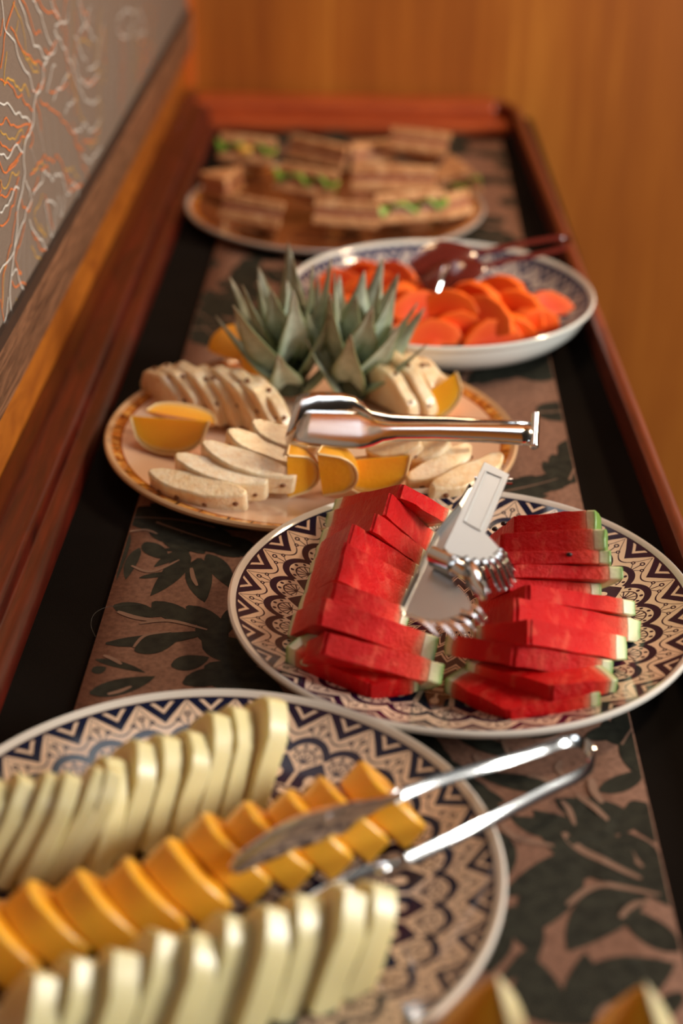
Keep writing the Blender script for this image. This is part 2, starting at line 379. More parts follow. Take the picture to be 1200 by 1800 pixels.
# printed lines: traced branches of the map, as thin flat print on the board
def ribbon(pts, w, off, wig=0.0, seed=0):
    P = spline(pts, 6); vs, fs = [], []; n = len(P)
    if wig:
        P = [p+V((0, noise.noise(p*60+V((seed, 0, 0)))*wig, noise.noise(p*60+V((0, seed, 9)))*wig)) for p in P]
    for i, p in enumerate(P):
        tdir = (P[min(i+1, n-1)]-P[max(i-1, 0)]).normalized(); s = WN.cross(tdir).normalized()*(w/2)
        p = p - WN*((p-WP).dot(WN)) + WN*off
        vs += [p-s, p+s]
    fs = [(2*i, 2*i+1, 2*i+3, 2*i+2) for i in range(n-1)]
    return vs, fs
LW = [[(245,285),(222,340),(220,420),(185,480),(170,560),(165,620),(140,710),(125,770),(125,900),(105,1000),(90,1090),(85,1200),(70,1330),(55,1450),(50,1700)],
[(10,0),(18,80),(30,150),(60,180),(90,270),(120,350),(150,400),(180,460)],[(95,0),(130,100),(160,190),(200,240),(240,290),(270,280),(280,200),(285,140),(300,120),(335,115),(345,75)],
[(0,520),(40,520),(70,560),(110,580),(160,625)],[(0,785),(40,800),(80,745),(120,775)],[(0,1070),(40,1050),(70,970),(100,965)],[(130,920),(150,950),(155,1000)],
[(165,990),(210,930),(225,870),(260,920),(290,880),(320,900),(345,990),(375,940),(400,990),(365,1070)],[(165,1000),(140,1060),(130,1110),(95,1190),(60,1300),(0,1400)],
[(150,1110),(180,1180),(210,1220),(245,1280),(270,1265)],[(60,1390),(85,1390),(100,1440),(135,1500)],[(280,160),(310,200),(340,290),(365,320),(390,420),(430,500),(470,530),(505,490)],
[(240,470),(250,400),(280,340)],[(270,520),(290,460),(330,420),(350,370)],[(330,580),(350,530),(385,510)],[(370,665),(400,670),(430,640),(470,660),(510,610)],[(380,170),(400,230),(440,320)],
[(525,130),(510,230),(490,340),(450,360)],[(420,790),(460,820),(515,760)],[(240,1010),(235,1060),(265,1200),(285,1050),(240,1010)],[(300,1000),(310,1090),(330,1000)],[(395,0),(430,100),(485,215)],[(460,20),(440,120),(405,160)],
[(600,160),(610,90),(650,50),(690,90),(640,190),(600,160)],[(700,40),(740,150),(690,180)],[(165,0),(210,70),(225,140),(265,240)],[(260,0),(280,50),(300,90)],[(0,1720),(30,1600),(45,1500)],[(370,290),(400,380),(440,440),(500,380)]]
LG = [[(180,580),(205,680),(225,770)],[(230,600),(245,700),(262,860)],[(270,590),(285,720),(302,860)],[(325,640),(335,760),(352,890)],[(345,380),(340,480),(330,620)],[(318,0),(320,60),(322,110)],[(355,0),(352,120),(350,270)],[(150,740),(180,830),(195,900)],
[(520,280),(530,420),(525,640)],[(550,200),(548,400),(560,650)],[(300,900),(292,1060),(288,1220)],[(130,1150),(120,1300),(125,1450)],[(145,1140),(150,1290),(150,1480)],[(590,60),(585,300),(580,560)],[(635,200),(620,400),(618,600)],[(430,560),(455,700),(470,760)],[(120,1170),(95,1330)],[(650,250),(650,480)],[(700,220),(690,420)],[(780,30),(770,330)]]
LO = [[(78,0),(40,100),(10,260),(0,340)],[(55,100),(110,230),(180,300),(225,340)],[(0,420),(60,440),(110,500),(170,560)],[(0,600),(50,640),(100,625),(160,640)],[(0,700),(50,760),(110,720),(130,720)],[(0,830),(40,880),(90,790),(115,800)],[(0,1000),(60,990),(100,920)],[(0,1130),(40,1120),(60,1050),(85,990)],
[(165,470),(215,440),(230,400)],[(200,500),(260,560),(330,620),(390,740),(420,830),(450,910)],[(160,620),(140,680),(130,720)],[(185,510),(205,600),(210,680)],[(150,890),(200,830),(230,790),(260,840),(300,800),(330,880),(380,950),(410,940)],[(130,1130),(75,1330),(110,1370),(85,1390)],[(60,1440),(110,1450),(145,1490)],[(90,1050),(60,1250),(20,1400),(15,1560)],
[(110,0),(150,80),(210,190)],[(180,0),(240,60),(300,100)],[(225,250),(270,265),(290,215)],[(150,640),(170,720),(155,760)],[(230,1000),(260,1100),(270,1180)],[(0,180),(15,100)],[(270,0),(300,80),(310,140)],[(105,1000),(130,1080),(160,1050)],[(170,960),(200,915)],[(250,480),(290,450),(345,440)],[(370,640),(400,740),(430,760)],[(420,400),(470,430),(500,390)],[(505,650),(470,720),(420,700)],[(210,880),(240,860),(250,900)],[(410,20),(450,90),(425,190)],[(40,880),(60,840),(95,830)],[(0,1520),(20,1640)],[(160,1180),(200,1250),(250,1290)],[(340,880),(365,960),(420,930)],[(800,0),(760,200),(700,420)]]
LY = [[(35,240),(25,330),(20,420),(50,400),(100,460),(130,440),(150,490)],[(90,70),(80,150),(120,260),(190,370),(180,310),(140,290)],[(0,660),(60,700),(110,680),(122,740)],[(0,920),(30,960),(60,900),(100,880)],[(170,880),(195,835),(230,830)],[(215,980),(175,1110),(230,1190),(240,1130)],[(160,1245),(190,1300),(220,1340)],[(80,1530),(110,1600),(60,1650)],[(45,1290),(25,1400),(10,1550)],[(345,370),(380,450),(400,560),(430,620)],[(510,500),(520,600),(480,740),(450,720)],[(65,20),(120,150),(130,290)],[(400,250),(430,200),(470,250)],[(330,880),(370,870),(400,910)],[(200,1150),(225,1200)]]
def lines(name, L, w, m, off, wig, scale=350/1016):
    out = []
    for i, l in enumerate(L):
        pts = [wall_hit(x*scale, y*scale, off) for x, y in l]; out.append(ribbon(pts, w*(1.0 if i else 1.35), off+i*1e-6, wig, i*3.7))
    # the print goes on towards the camera, outside the frame, with the same kinds of waves
    rnd = random.Random(len(L))
    for i in range(26):
        y = rnd.uniform(Y0+.05, 1.05); z = rnd.uniform(.16, .8); k = rnd.choice([0, 1]); P = []
        for j in range(6):
            P.append(V((WX(y), y, z))); y += rnd.uniform(.0, .03) if k else rnd.uniform(.02, .05); z += rnd.uniform(.02, .05) if k else rnd.uniform(-.02, .02)
        out.append(ribbon(P, w, off+i*1e-6+5e-5, wig*1.5, i))
    for i in range(18):
        y = rnd.uniform(1.2, 2.3); z = rnd.uniform(.5, .8); P = []
        for j in range(5):
            P.append(V((WX(y), y, z))); y += rnd.uniform(-.03, .05); z += rnd.uniform(-.02, .04)
        out.append(ribbon(P, w, off+i*1e-6+5e-5, wig*1.5, i))
    vs, fs = oneway(out)
    o = mo(name, vs, fs, m, pn, smooth=False, kind='stuff')
rv = random.Random(31)
for k in range(34):
    x = rv.uniform(330, 860); y0 = rv.uniform(-60, 200); ymax = 1660-x*1.72; y1 = min(ymax, y0+rv.uniform(150, 600))
    if y1 < y0+60: continue
    P = [(x+rv.uniform(-14, 14), y0+(y1-y0)*i/4) for i in range(5)]
    (LG if k % 2 else (LO if k % 4 == 0 else LY)).append(P)
lines('yellow_print', LY, .0011, M['line_yellow'], .0064, .006)
lines('orange_print', LO, .0013, M['line_orange'], .0066, .007)
lines('grey_print', LG, .0011, flat('line_grey', (.42, .37, .33)), .0062, .002)
lines('white_print', LW, .0014, M['line_white'], .0069, .005)

# ------------------------------------------------------------------ runner with woven leaves
rn = thing('table_runner', 'beige table runner woven with dark green acanthus leaves, lying along the counter', 'table runner', (.01, 1.3, 0))
RXL = lambda y: -.181+.012*(y-.8)*1.4
RXR = lambda y: .186+.014*(y-.8)
ys = [Y0+.02+(2.30-Y0-.02)*i/60 for i in range(61)]
vs = []; nx = 14
for y in ys:
    for j in range(nx+1):
        u = j/nx; x = RXL(y)+(RXR(y)-RXL(y))*u
        vs.append(V((x, y, .0012+.0006*noise.noise(V((x*9, y*5, 0)))+(.0009*math.exp(-((x-.150)/.006)**2) if y < 1 else 0))))
fs = [(i*(nx+1)+j, i*(nx+1)+j+1, (i+1)*(nx+1)+j+1, (i+1)*(nx+1)+j) for i in range(60) for j in range(nx)]
mo('runner_cloth', vs, fs, M['runner_ground'], rn, solid=.0006)
def rz(x, y): return .0012+.0006*noise.noise(V((x*9, y*5, 0)))+(.0009*math.exp(-((x-.150)/.006)**2) if y < 1 else 0)
def petal(c, ang, L, w, bend, h, prof=.75):
    P, vs = [], []; a = ang; x, y = c; n = 9
    for i in range(n+1):
        P.append((x, y, a)); a += bend/n; x += math.cos(a)*L/n; y += math.sin(a)*L/n
    for i, (x, y, a) in enumerate(P):
        u = i/n; ww = w*math.sin(PI*min(1, u**prof*.97+.03))**.8/2
        for s in (-1, 1):
            X_, Y_ = x-math.sin(a)*ww*s, y+math.cos(a)*ww*s
            X_ = min(max(X_, RXL(Y_)+.001), RXR(Y_)-.001)
            vs.append((X_, Y_, rz(X_, Y_)+h))
    return vs, [(2*i, 2*i+1, 2*i+3, 2*i+2) for i in range(n)]
leafs, veins = [], []
def acanthus(c, ang, L, curl, n=6, w=1.0, rnd=random):
    """one leaf: a curved spine with lobes on both sides, pale veins between them"""
    x, y = c; a = ang; st = 22
    pts = []
    for i in range(st+1):
        pts.append((x, y, a)); a += curl/st; x += math.cos(a)*L/st; y += math.sin(a)*L/st
    hh = .0005+.00001*len(leafs) % .0002
    for k in range(n):
        u = .05+.9*k/(n-1); px_, py_, pa = pts[int(u*st)]
        l = L*(.50-.26*abs(u-.35))*rnd.uniform(.85, 1.15)*w
        for s in (-1, 1):
            q = pa+s*rnd.uniform(.75, 1.0)*(1-.45*u)
            leafs.append(petal((px_, py_), q, l, l*rnd.uniform(.42, .55), -s*rnd.uniform(.2, .7), hh, .9))
    ex, ey, ea = pts[-1]; leafs.append(petal((ex, ey), ea, L*.30*w, L*.14*w, curl*.3, hh, .9))
    for i in range(0, st-3):
        pass
    sp_, vv = [], []
    for i, (px_, py_, pa) in enumerate(pts[1:-1]):
        ww = .0010*(1-i/st)*L/.09+.0003
        for s in (-1, 1):
            X_, Y_ = px_-math.sin(pa)*ww*s, py_+math.cos(pa)*ww*s; X_ = min(max(X_, RXL(Y_)+.001), RXR(Y_)-.001)
            vv.append((X_, Y_, rz(X_, Y_)+.0008))
    if rnd.random() < .8: veins.append((vv, [(2*i, 2*i+1, 2*i+3, 2*i+2) for i in range(len(vv)//2-1)]))
rl = random.Random(21)
def traced(L, ox, oy, k, bend=.25):
    for i, (bx, by, tx, ty, w) in enumerate(L):
        p, q = at(ox+bx/k, oy+by/k, .002), at(ox+tx/k, oy+ty/k, .002); d = q-p; wd = w/k/FPX*1.05
        bd = bend*(1 if i % 2 else -1)
        leafs.append(petal((p.x, p.y), math.atan2(d.y, d.x)-bd/2, d.length*1.06, wd*1.5, bd, .0005+.00001*(i % 18), .8))
def slit(pts, w, ox, oy, k):
    P = spline([at(ox+x/k, oy+y/k, .002) for x, y in pts], 6); vv = []
    for i, p in enumerate(P):
        t_ = (P[min(i+1, len(P)-1)]-P[max(i-1, 0)]).normalized(); ww = w/k/FPX*.55*math.sin(PI*(.12+.88*i/len(P)))**.6
        for s_ in (-1, 1):
            X_, Y_ = p.x-t_.y*ww*s_, p.y+t_.x*ww*s_; X_ = min(max(X_, RXL(Y_)+.001), RXR(Y_)-.001); vv.append((X_, Y_, rz(X_, Y_)+.0008))
    veins.append((vv, [(2*i, 2*i+1, 2*i+3, 2*i+2) for i in range(len(P)-1)]))
traced([(540,200,370,410,90), (600,230,620,440,105), (640,210,755,370,85), (560,180,380,270,60), (620,170,400,190,40), (600,160,830,150,38), (430,130,650,105,40), (330,150,440,235,85), (300,330,520,300,36), (300,180,230,330,50),
        (170,470,395,520,95), (370,450,600,560,100), (540,470,740,620,90), (130,660,660,600,75), (280,700,480,640,100), (460,770,640,730,95), (520,860,820,790,110), (50,910,365,830,95), (80,740,320,800,40), (60,800,130,780,50),
        (620,640,900,760,150), (640,760,1000,900,190), (760,480,700,640,60), (600,560,760,700,90), (380,1000,600,900,80), (250,110,180,330,50), (640,60,850,90,50), (450,20,620,60,40)], 140, 900, 2.857)  # the two broadest petals stand in for the shadow below the watermelon plate
traced([(1010,880,430,540,230), (990,900,600,1240,170), (960,600,540,470,170), (880,740,270,960,140), (290,1030,430,1275,110), (260,1130,170,1370,100), (470,1640,430,1330,150), (620,1640,690,1290,110), (640,1560,1130,1330,200), (900,640,1130,1010,170),
        (930,470,1060,680,130), (760,420,1000,310,80), (1190,1260,880,1030,110), (300,230,20,140,80), (560,400,120,330,90), (690,140,920,60,80), (230,640,240,900,90), (640,800,370,1170,170), (560,640,300,560,90), (830,1540,500,1640,120),
        (560,90,300,120,70), (930,120,960,330,90), (430,1240,250,1420,60), (1200,1480,1060,1640,60), (480,200,200,260,60)], 800, 1250, 3.0, .35)
for P_, w_ in [([(230,100),(330,90),(390,110)], 22), ([(260,270),(360,300),(500,240)], 22), ([(300,560),(450,545),(640,590)], 26), ([(270,680),(330,620),(460,600)], 20), ([(190,500),(280,530),(400,548)], 34), ([(560,280),(570,330),(590,370)], 26), ([(140,915),(200,900),(260,875)], 26), ([(120,720),(170,740),(210,765)], 26)]:
    slit(P_, w_, 140, 900, 2.857)
for P_, w_ in [([(570,640),(680,740),(980,880)], 44), ([(590,1020),(760,920),(1080,965)], 34), ([(870,1090),(940,1020),(1030,1000)], 32), ([(640,440),(720,500),(815,580)], 36), ([(720,360),(730,420),(775,485)], 44), ([(560,470),(600,520),(630,600)], 30), ([(240,600),(330,670),(520,710)], 38), ([(740,1640),(800,1560),(940,1530)], 34), ([(100,230),(150,290),(190,290)], 40), ([(240,130),(270,200),(300,250)], 26), ([(380,340),(450,350),(530,390)], 30), ([(560,260),(540,300),(580,350)], 36), ([(920,730),(950,780),(990,820)], 26)]:
    slit(P_, w_, 800, 1250, 3.0)
yy = .30
while yy < 2.28:
    for xx in (-.165, -.10, -.03, .04, .11, .175):
        if .44 < yy < .86 and xx > -.02: continue
        if .82 < yy < 1.10 and xx < .0: continue
        acanthus((xx+rl.uniform(-.02, .02), yy+rl.uniform(-.025, .025)), rl.uniform(0, 6.28), rl.uniform(.06, .085), rl.uniform(-1, 1), 6, 1., rl)
    yy += .07 if yy < 1.4 else .05
vs, fs = oneway(leafs); mo('woven_leaves', vs, fs, M['runner_leaf'], rn, smooth=False, kind='stuff')
vs, fs = oneway(veins); mo('woven_veins', vs, fs, M['runner_vein'], rn, smooth=False, kind='stuff')
th_ = spline([at(168, 1120, .001), at(160, 1100, .004), at(165, 1080, .006), at(185, 1068, .005), at(215, 1064, .003), at(250, 1062, .003)], 5)
o = mo('loose_thread', *sweep(th_, [(.00018*math.cos(k*PI/2), .00018*math.sin(k*PI/2)) for k in range(4)]), M['thread'], rn)

# ------------------------------------------------------------------ plates
def plate(name, label, c, R, rimz, m, rim_m, cat='plate', deep=False, group=None, foot_m=None):
    T = thing(name, label, cat, (c[0], c[1], .0026), group); Z0 = .0026
    if deep: inner = [(0, .009), (.5, .0095), (.66, .0115), (.78, .0165), (.88, .026), (.94, .035), (.966, .0415)]
    else: inner = [(0, .008), (.35, .008), (.60, .0085), (.68, .0095), (.76, .0125), (.84, .0165), (.91, .0205), (.966, .0243)]
    k = (rimz)/(.045 if deep else .027)
    inner = [(r*R, z*k) for r, z in inner]
    zr = rimz
    if deep: outer = [(.968*R, zr-.0065), (.955*R, .031), (.925*R, .022), (.86*R, .0125), (.76*R, .006), (.64*R, .003), (.62*R, 0), (.58*R, 0), (.57*R, .003), (0, .0035)]
    else: outer = [(.968*R, zr-.0065), (.90*R, .0125*k), (.78*R, .0065*k), (.66*R, .0035), (.62*R, .0), (.58*R, 0), (.57*R, .003), (0, .0035)]
    zin = inner[-1][1]
    rim = [(.966*R, zin), (.978*R, zr-.0009), (.990*R, zr), (R, zr-.0012), (1.001*R, zr-.0035), (.992*R, zr-.0055), (.968*R, zr-.0065)]
    vs, fs = lathe(inner, (c[0], c[1], Z0), 128); body = mo('plate_body', vs, fs, m, T)
    vs, fs = lathe(outer, (c[0], c[1], Z0), 128); mo('plate_underside', vs, fs, foot_m or rim_m, T)
    vs, fs = lathe(rim, (c[0], c[1], Z0), 128); mo('rim', vs, fs, rim_m, T)
    return T
CN, CW, CPn, CPa, CSa = (-.0781, .6933), (.0807, .9835), (-.0354, 1.2667), (.0867, 1.5589), (-.0264, 1.9402)
plate('melon_plate', 'large navy patterned plate nearest the camera, holding pale green and orange melon', CN, .1676, .027, mandala('navy_print_near', .1676, 32, math.radians(82)), M['china_white'])
plate('watermelon_plate', 'navy patterned plate in the middle of the counter under red watermelon slices', CW, .1668, .027, mandala('navy_print_middle', .1676, 30, math.radians(5.7)), M['china_white'])
plate('pineapple_plate', 'cream plate with an orange bamboo-patterned edge under pineapple and oranges', CPn, .1786, .020, bamboo_china('bamboo_print', .1786), flat('tan_rim', (.62, .40, .22), .15, coat=.5), foot_m=M['china_white'])
plate('papaya_bowl', 'deep white bowl with a blue printed inside behind the pineapple crowns', CPa, .1573, .045, mandala('navy_print_bowl', .1573, 30, 0., (.62, .55, .52), (.03, .04, .12)), flat('bowl_white', (.80, .82, .78), .12, coat=.5), 'bowl', deep=True)
plate('sandwich_plate', 'brown round plate at the far end of the counter loaded with sandwiches', CSa, .1848, .016, bamboo_china('brown_plate', .1848, (.20, .065, .022)), flat('grey_rim', (.42, .36, .32), .2, coat=.4))
def pz(c, R, p, k=1.0):
    """height of a plate's upper surface under a point"""
    r = math.hypot(p[0]-c[0], p[1]-c[1])/R; T = [(0, .008), (.60, .0085), (.68, .0095), (.76, .0125), (.84, .0165), (.91, .0205), (.966, .0243), (1.2, .027)]
    for (a, b), (c_, d) in zip(T, T[1:]):
        if r <= c_: return .0018+(b+(d-b)*(r-a)/(c_-a))*k
    return .03

# ------------------------------------------------------------------ watermelon
ORD = ['first', 'second', 'third', 'fourth', 'fifth', 'sixth', 'seventh', 'eighth', 'ninth', 'tenth', 'eleventh', 'twelfth', 'thirteenth', 'fourteenth']
def melon_slice(A, B, C, t, label, group, seeds=(), seed=0, a0=.03):
    n = (B-A).cross(C-A).normalized()
    if n.z < 0: n = -n
    T = thing('watermelon_slice', label, 'watermelon slice', (A+B+C)/3-n*t, group)
    u = B-A; w = C-A; K = 12; lu, lw = u.length, w.length; ang = u.angle(w); ax = u.cross(w).normalized()
    arc = []
    for k in range(K+1):
        s = k/K; d = u.normalized().copy(); d.rotate(Matrix.Rotation(ang*s, 3, ax)); L = lu+(lw-lu)*(3*s*s-2*s**3)
        arc.append(A+d*L)
    def build(levels, name, m):
        vs, at_ = [], []; nl = len(levels); nt = 3
        for q in range(nt):
            off = -n*t*q/(nt-1)
            for r in levels:
                for k in range(K+1):
                    p = A+(arc[k]-A)*r+off
                    e = .0007 if (k in (0, K)) else 0
                    p = p+V((noise.noise(p*90+V((seed, 0, 0))), noise.noise(p*90+V((0, seed, 0))), noise.noise(p*90+V((0, 0, seed)))))*(.0011 if k in (0, K) or r < .1 else .0004)
                    vs.append(p); at_.append(r)
        idx = lambda q, l, k: (q*nl+l)*(K+1)+k
        fs = []
        for l in range(nl-1):
            for k in range(K):
                fs.append((idx(0, l, k), idx(0, l+1, k), idx(0, l+1, k+1), idx(0, l, k+1)))
                fs.append((idx(nt-1, l, k), idx(nt-1, l, k+1), idx(nt-1, l+1, k+1), idx(nt-1, l+1, k)))
        for q in range(nt-1):
            for l in range(nl-1):
                for k in (0, K): fs.append((idx(q, l, k), idx(q, l+1, k), idx(q+1, l+1, k), idx(q+1, l, k)))
            for k in range(K):
                for l in (0, nl-1): fs.append((idx(q, l, k), idx(q, l, k+1), idx(q+1, l, k+1), idx(q+1, l, k)))
        return mo(name, vs, fs, m, T, bevel=.0011, attr={'rad': at_})
    build([a0, .15, .3, .45, .6, .72, .8, .875], 'flesh', M['melon_red'])
    build([.875, .91, .95, 1.0], 'rind', M['rind'])
    for (px, py) in seeds:
        # seed in the cut edge that runs from apex to B
        m_ = n.cross(u.normalized()); m_ = m_ if m_.dot(w) < 0 else -m_
        p = hit(px, py, A+m_*.0006, m_)
        vs, fs = ball(p, (.0022, .0014, .0017)); mo('seed', vs, fs, M['seed'], T)
    return T
def ball(c, r, nu=10, nv=6):
    vs = [V(c)+V((0, 0, r[2]))]; fs = []
    for i in range(1, nv):
        for j in range(nu):
            a, b = PI*i/nv, 2*PI*j/nu; vs.append(V(c)+V((r[0]*math.sin(a)*math.cos(b), r[1]*math.sin(a)*math.sin(b), r[2]*math.cos(a))))
    vs.append(V(c)-V((0, 0, r[2]))); L = len(vs)-1
    for j in range(nu):
        fs.append((0, 1+j, 1+(j+1) % nu)); fs.append((L, 1+(nv-2)*nu+(j+1) % nu, 1+(nv-2)*nu+j))
        for i in range(nv-2): fs.append((1+i*nu+j, 1+(i+1)*nu+j, 1+(i+1)*nu+(j+1) % nu, 1+i*nu+(j+1) % nu))
    return vs, fs
def stack(rows, n, z0, dz, group, lab, tmax=.0165, tmin=.0095, n_extra=None):
    """rows back -> front; each (A, B, C) pixels of the upper face; common plane normal n"""
    n = V(n).normalized(); prev = n_extra; N = len(rows); out = []
    for j, i in enumerate(range(N-1, -1, -1)):
        A_, B_, C_ = rows[i][:3]; z = z0+dz*j; a = at(*A_, z)
        if prev is not None:
            it = 0
            while (a-prev).dot(n) < tmin and it < 60: z -= .001; a = at(*A_, z); it += 1
            t = min((a-prev).dot(n)-.0006, tmax)
        else: t = tmax
        b, c = hit(*B_, a, n), hit(*C_, a, n)
        out.append((i, a, b, c, t)); prev = a
    for i, a, b, c, t in out:
        sd = rows[i][3] if len(rows[i]) > 3 else ()
        melon_slice(a, b, c, t, lab(i), group, sd, seed=i*3.3)
    return out
LROW = [((707,851),(799,902),(587,878)), ((687,866),(772,945),(575,900)), ((661,900),(755,972),(566,930)), ((620,919),(747,1000),(556,958)), ((606,953),(738,1020),(549,985)),
        ((601,974),(729,1042),(541,1010)), ((589,1021),(724,1072),(530,1045)), ((568,1049),(773,1121),(515,1078))]
stack(LROW, (.222, .674, .704), .078, .0012, 'watermelon slices of the left stack', lambda i: ORD[i]+' watermelon slice from the back in the left stack of ten', tmax=.0175)
def lowslice(A, B, C, za, zb, zc, t, lab, grp, seed=0): return melon_slice(at(*A, za), at(*B, zb), at(*C, zc), t, lab, grp, seed=seed)
lowslice((572,1110),(783,1166),(534,1130), .058, .036, .034, .0155, 'ninth watermelon slice from the back in the left stack, greenish rind at its right end', 'watermelon slices of the left stack', 2)
lowslice((650,1203),(738,1190),(500,1137), .0285, .030, .034, .0145, 'frontmost watermelon slice of the left stack, lying nearly flat with rind at its left tip', 'watermelon slices of the left stack', 5)
RROW = [((903,908),(1047,895),(850,950),((885,920),(869,930))), ((880,938),(1065,928),(850,980)), ((885,970),(1075,967),(840,1010),((1000,975),)), ((895,991),(1094,996),(840,1030)),
        ((890,1016),(1057,1026),(835,1050)), ((925,1027),(1117,1056),(830,1070)), ((905,1050),(1127,1090),(825,1090)), ((930,1088),(1102,1119),(835,1100))]
stack(RROW, (.0, .67, .74), .072, .0012, 'watermelon slices of the right stack', lambda i: ORD[i]+' watermelon slice from the back in the right stack of eleven'+(', seed in its edge' if i == 2 else ''), tmax=.0165)
lowslice((905,1133),(1080,1162),(783,1115), .056, .038, .044, .0135, 'ninth watermelon slice from the back in the right stack, rind at both ends', 'watermelon slices of the right stack', 3)
lowslice((970,1205),(1085,1194),(817,1162), .040, .040, .034, .011, 'tenth watermelon slice from the back in the right stack, apex pointing forward', 'watermelon slices of the right stack', 6)
lowslice((893,1249),(1056,1218),(779,1192), .0262, .032, .0262, .0125, 'frontmost watermelon slice of the right stack, lying flat by the plate rim', 'watermelon slices of the right stack', 9)

# ------------------------------------------------------------------ generic slab from an in-plane profile
def slab(name, prof, org, ex, ey, ez, t, m, label, cat, group, bevel=.002, jit=.0012, seed=0, attrf=None):
    """prof (u,v) in plane ex,ey ; thickness t along ez"""
    ex, ey, ez = V(ex).normalized(), V(ey).normalized(), V(ez).normalized()
    cu = sum(p[0] for p in prof)/len(prof); cv = sum(p[1] for p in prof)/len(prof); n = len(prof)
    vs, at_ = [], []
    lev = [1.0, .8, .45, .0]
    fs = []
    for side in (0, 1):
        for l in lev[:-1]:
            for (u, v) in prof:
                p = V(org)+ex*(cu+(u-cu)*l)+ey*(cv+(v-cv)*l)+ez*(t*side)
                j = V((noise.noise(p*70+V((seed, 1, 0))), noise.noise(p*70+V((0, seed, 2))), noise.noise(p*70+V((3, 0, seed)))))*jit
                vs.append(p+j); at_.append(l)
        vs.append(V(org)+ex*cu+ey*cv+ez*t*side); at_.append(0.)
    per = (len(lev)-1)*n+1
    for side in (0, 1):
        b = side*per
        for l in range(len(lev)-2):
            for i in range(n): fs.append((b+l*n+i, b+l*n+(i+1) % n, b+(l+1)*n+(i+1) % n, b+(l+1)*n+i))
        for i in range(n): fs.append((b+(len(lev)-2)*n+i, b+(len(lev)-2)*n+(i+1) % n, b+per-1))
    for i in range(n): fs.append((i, (i+1) % n, per+(i+1) % n, per+i))
    return mo(name, vs, fs, m, None, bevel=bevel, attr={'rad': at_}, label=label, cat=cat, group=group, org=org)

def melon_row(name, m, p_start, p_end, n, lean, prof, tf, lab, cat, group, seed, back, zf=None, bev=.0011, jl=None, i0=0, tot=None):
    """slabs set side by side from p_start to p_end; lean>0 tips their tops towards p_end"""
    a, b = V(p_start), V(p_end); d = (b-a); L = d.length; r = d.normalized()
    bk = V(back)-r*V(back).dot(r); bk.normalize(); rr = random.Random(seed)
    bk0 = bk
    for i in range(n):
        le = lean+rr.uniform(-.035, .035) if jl is None else lean+rr.uniform(-jl, jl)
        up = (V((0, 0, 1))*math.cos(le)+r*math.sin(le)).normalized()
        bk = (bk0+r*rr.uniform(-.05, .05)).normalized(); bk = (bk-up*bk.dot(up)).normalized()
        nrm = bk.cross(up); nrm = nrm if nrm.dot(r) > 0 else -nrm
        o = a+r*(L*i/n); s = rr.uniform(.94, 1.05)
        pr = [(u+rr.uniform(-.0012, .0012), v*s) for u, v in prof]
        o = o+bk*rr.uniform(-.003, .003)
        if zf: o.z += zf(o)
        slab(name, pr, o, bk, up, nrm, L/n*math.cos(lean)*tf, m, lab(i+i0), cat, group, bev, .0012, i+seed)
hp = [(0, 0), (.006, .022), (.012, .044), (.019, .054), (.027, .061), (.033, .060), (.042, .048), (.047, .030), (.046, .012), (.040, 0)]
hlab = lambda i: ORD[i]+' pale honeydew slice from the left in the back row on the near plate'
melon_row('honeydew_slice', M['honeydew'], at(-95, 1568, .016), at(150, 1545, .016), 6, math.radians(30), hp, .985, hlab, 'honeydew slice', 'honeydew slices of the back row', 3, (-.25, .95, 0))
melon_row('honeydew_slice', M['honeydew'], at(152, 1540, .016), at(475, 1405, .016), 7, math.radians(31), hp, .985, hlab, 'honeydew slice', 'honeydew slices of the back row', 4, (-.4, .9, 0), i0=6)
hp2 = [(0, 0), (.006, .02), (.014, .040), (.022, .049), (.031, .055), (.040, .050), (.046, .03), (.047, .012), (.040, 0)]
melon_row('honeydew_slice', M['honeydew'], at(-5, 1935, .016), at(665, 1745, .016), 10, math.radians(31), hp2, .985,
          lambda i: ORD[i]+' pale honeydew slice from the left in the front row on the near plate', 'honeydew slice', 'honeydew slices of the front row', 8, (-.4, .9, 0))
cp1 = [(0, 0), (.003, .014), (.010, .027), (.020, .036), (.030, .038), (.040, .033), (.045, .022), (.046, .01), (.042, 0)]
melon_row('cantaloupe_slice', M['cantaloupe'], at(-60, 1790, .014), at(446, 1618, .014), 6, math.radians(-38), cp1, 1.0,
          lambda i: ORD[i]+' orange cantaloupe slice from the left in the left-hand group of the near plate', 'cantaloupe slice', 'cantaloupe slices of the left group', 13, (-.4, .9, 0), bev=.0022)
melon_row('cantaloupe_slice', M['cantaloupe'], at(440, 1598, .014), at(780, 1475, .014), 5, math.radians(-40), [(u*1.15, v*.98) for u, v in cp1], 1.0,
          lambda i: ORD[i]+' orange cantaloupe slice from the left in the group under the tongs', 'cantaloupe slice', 'cantaloupe slices under the tongs', 17, (-.4, .9, 0), bev=.0022)

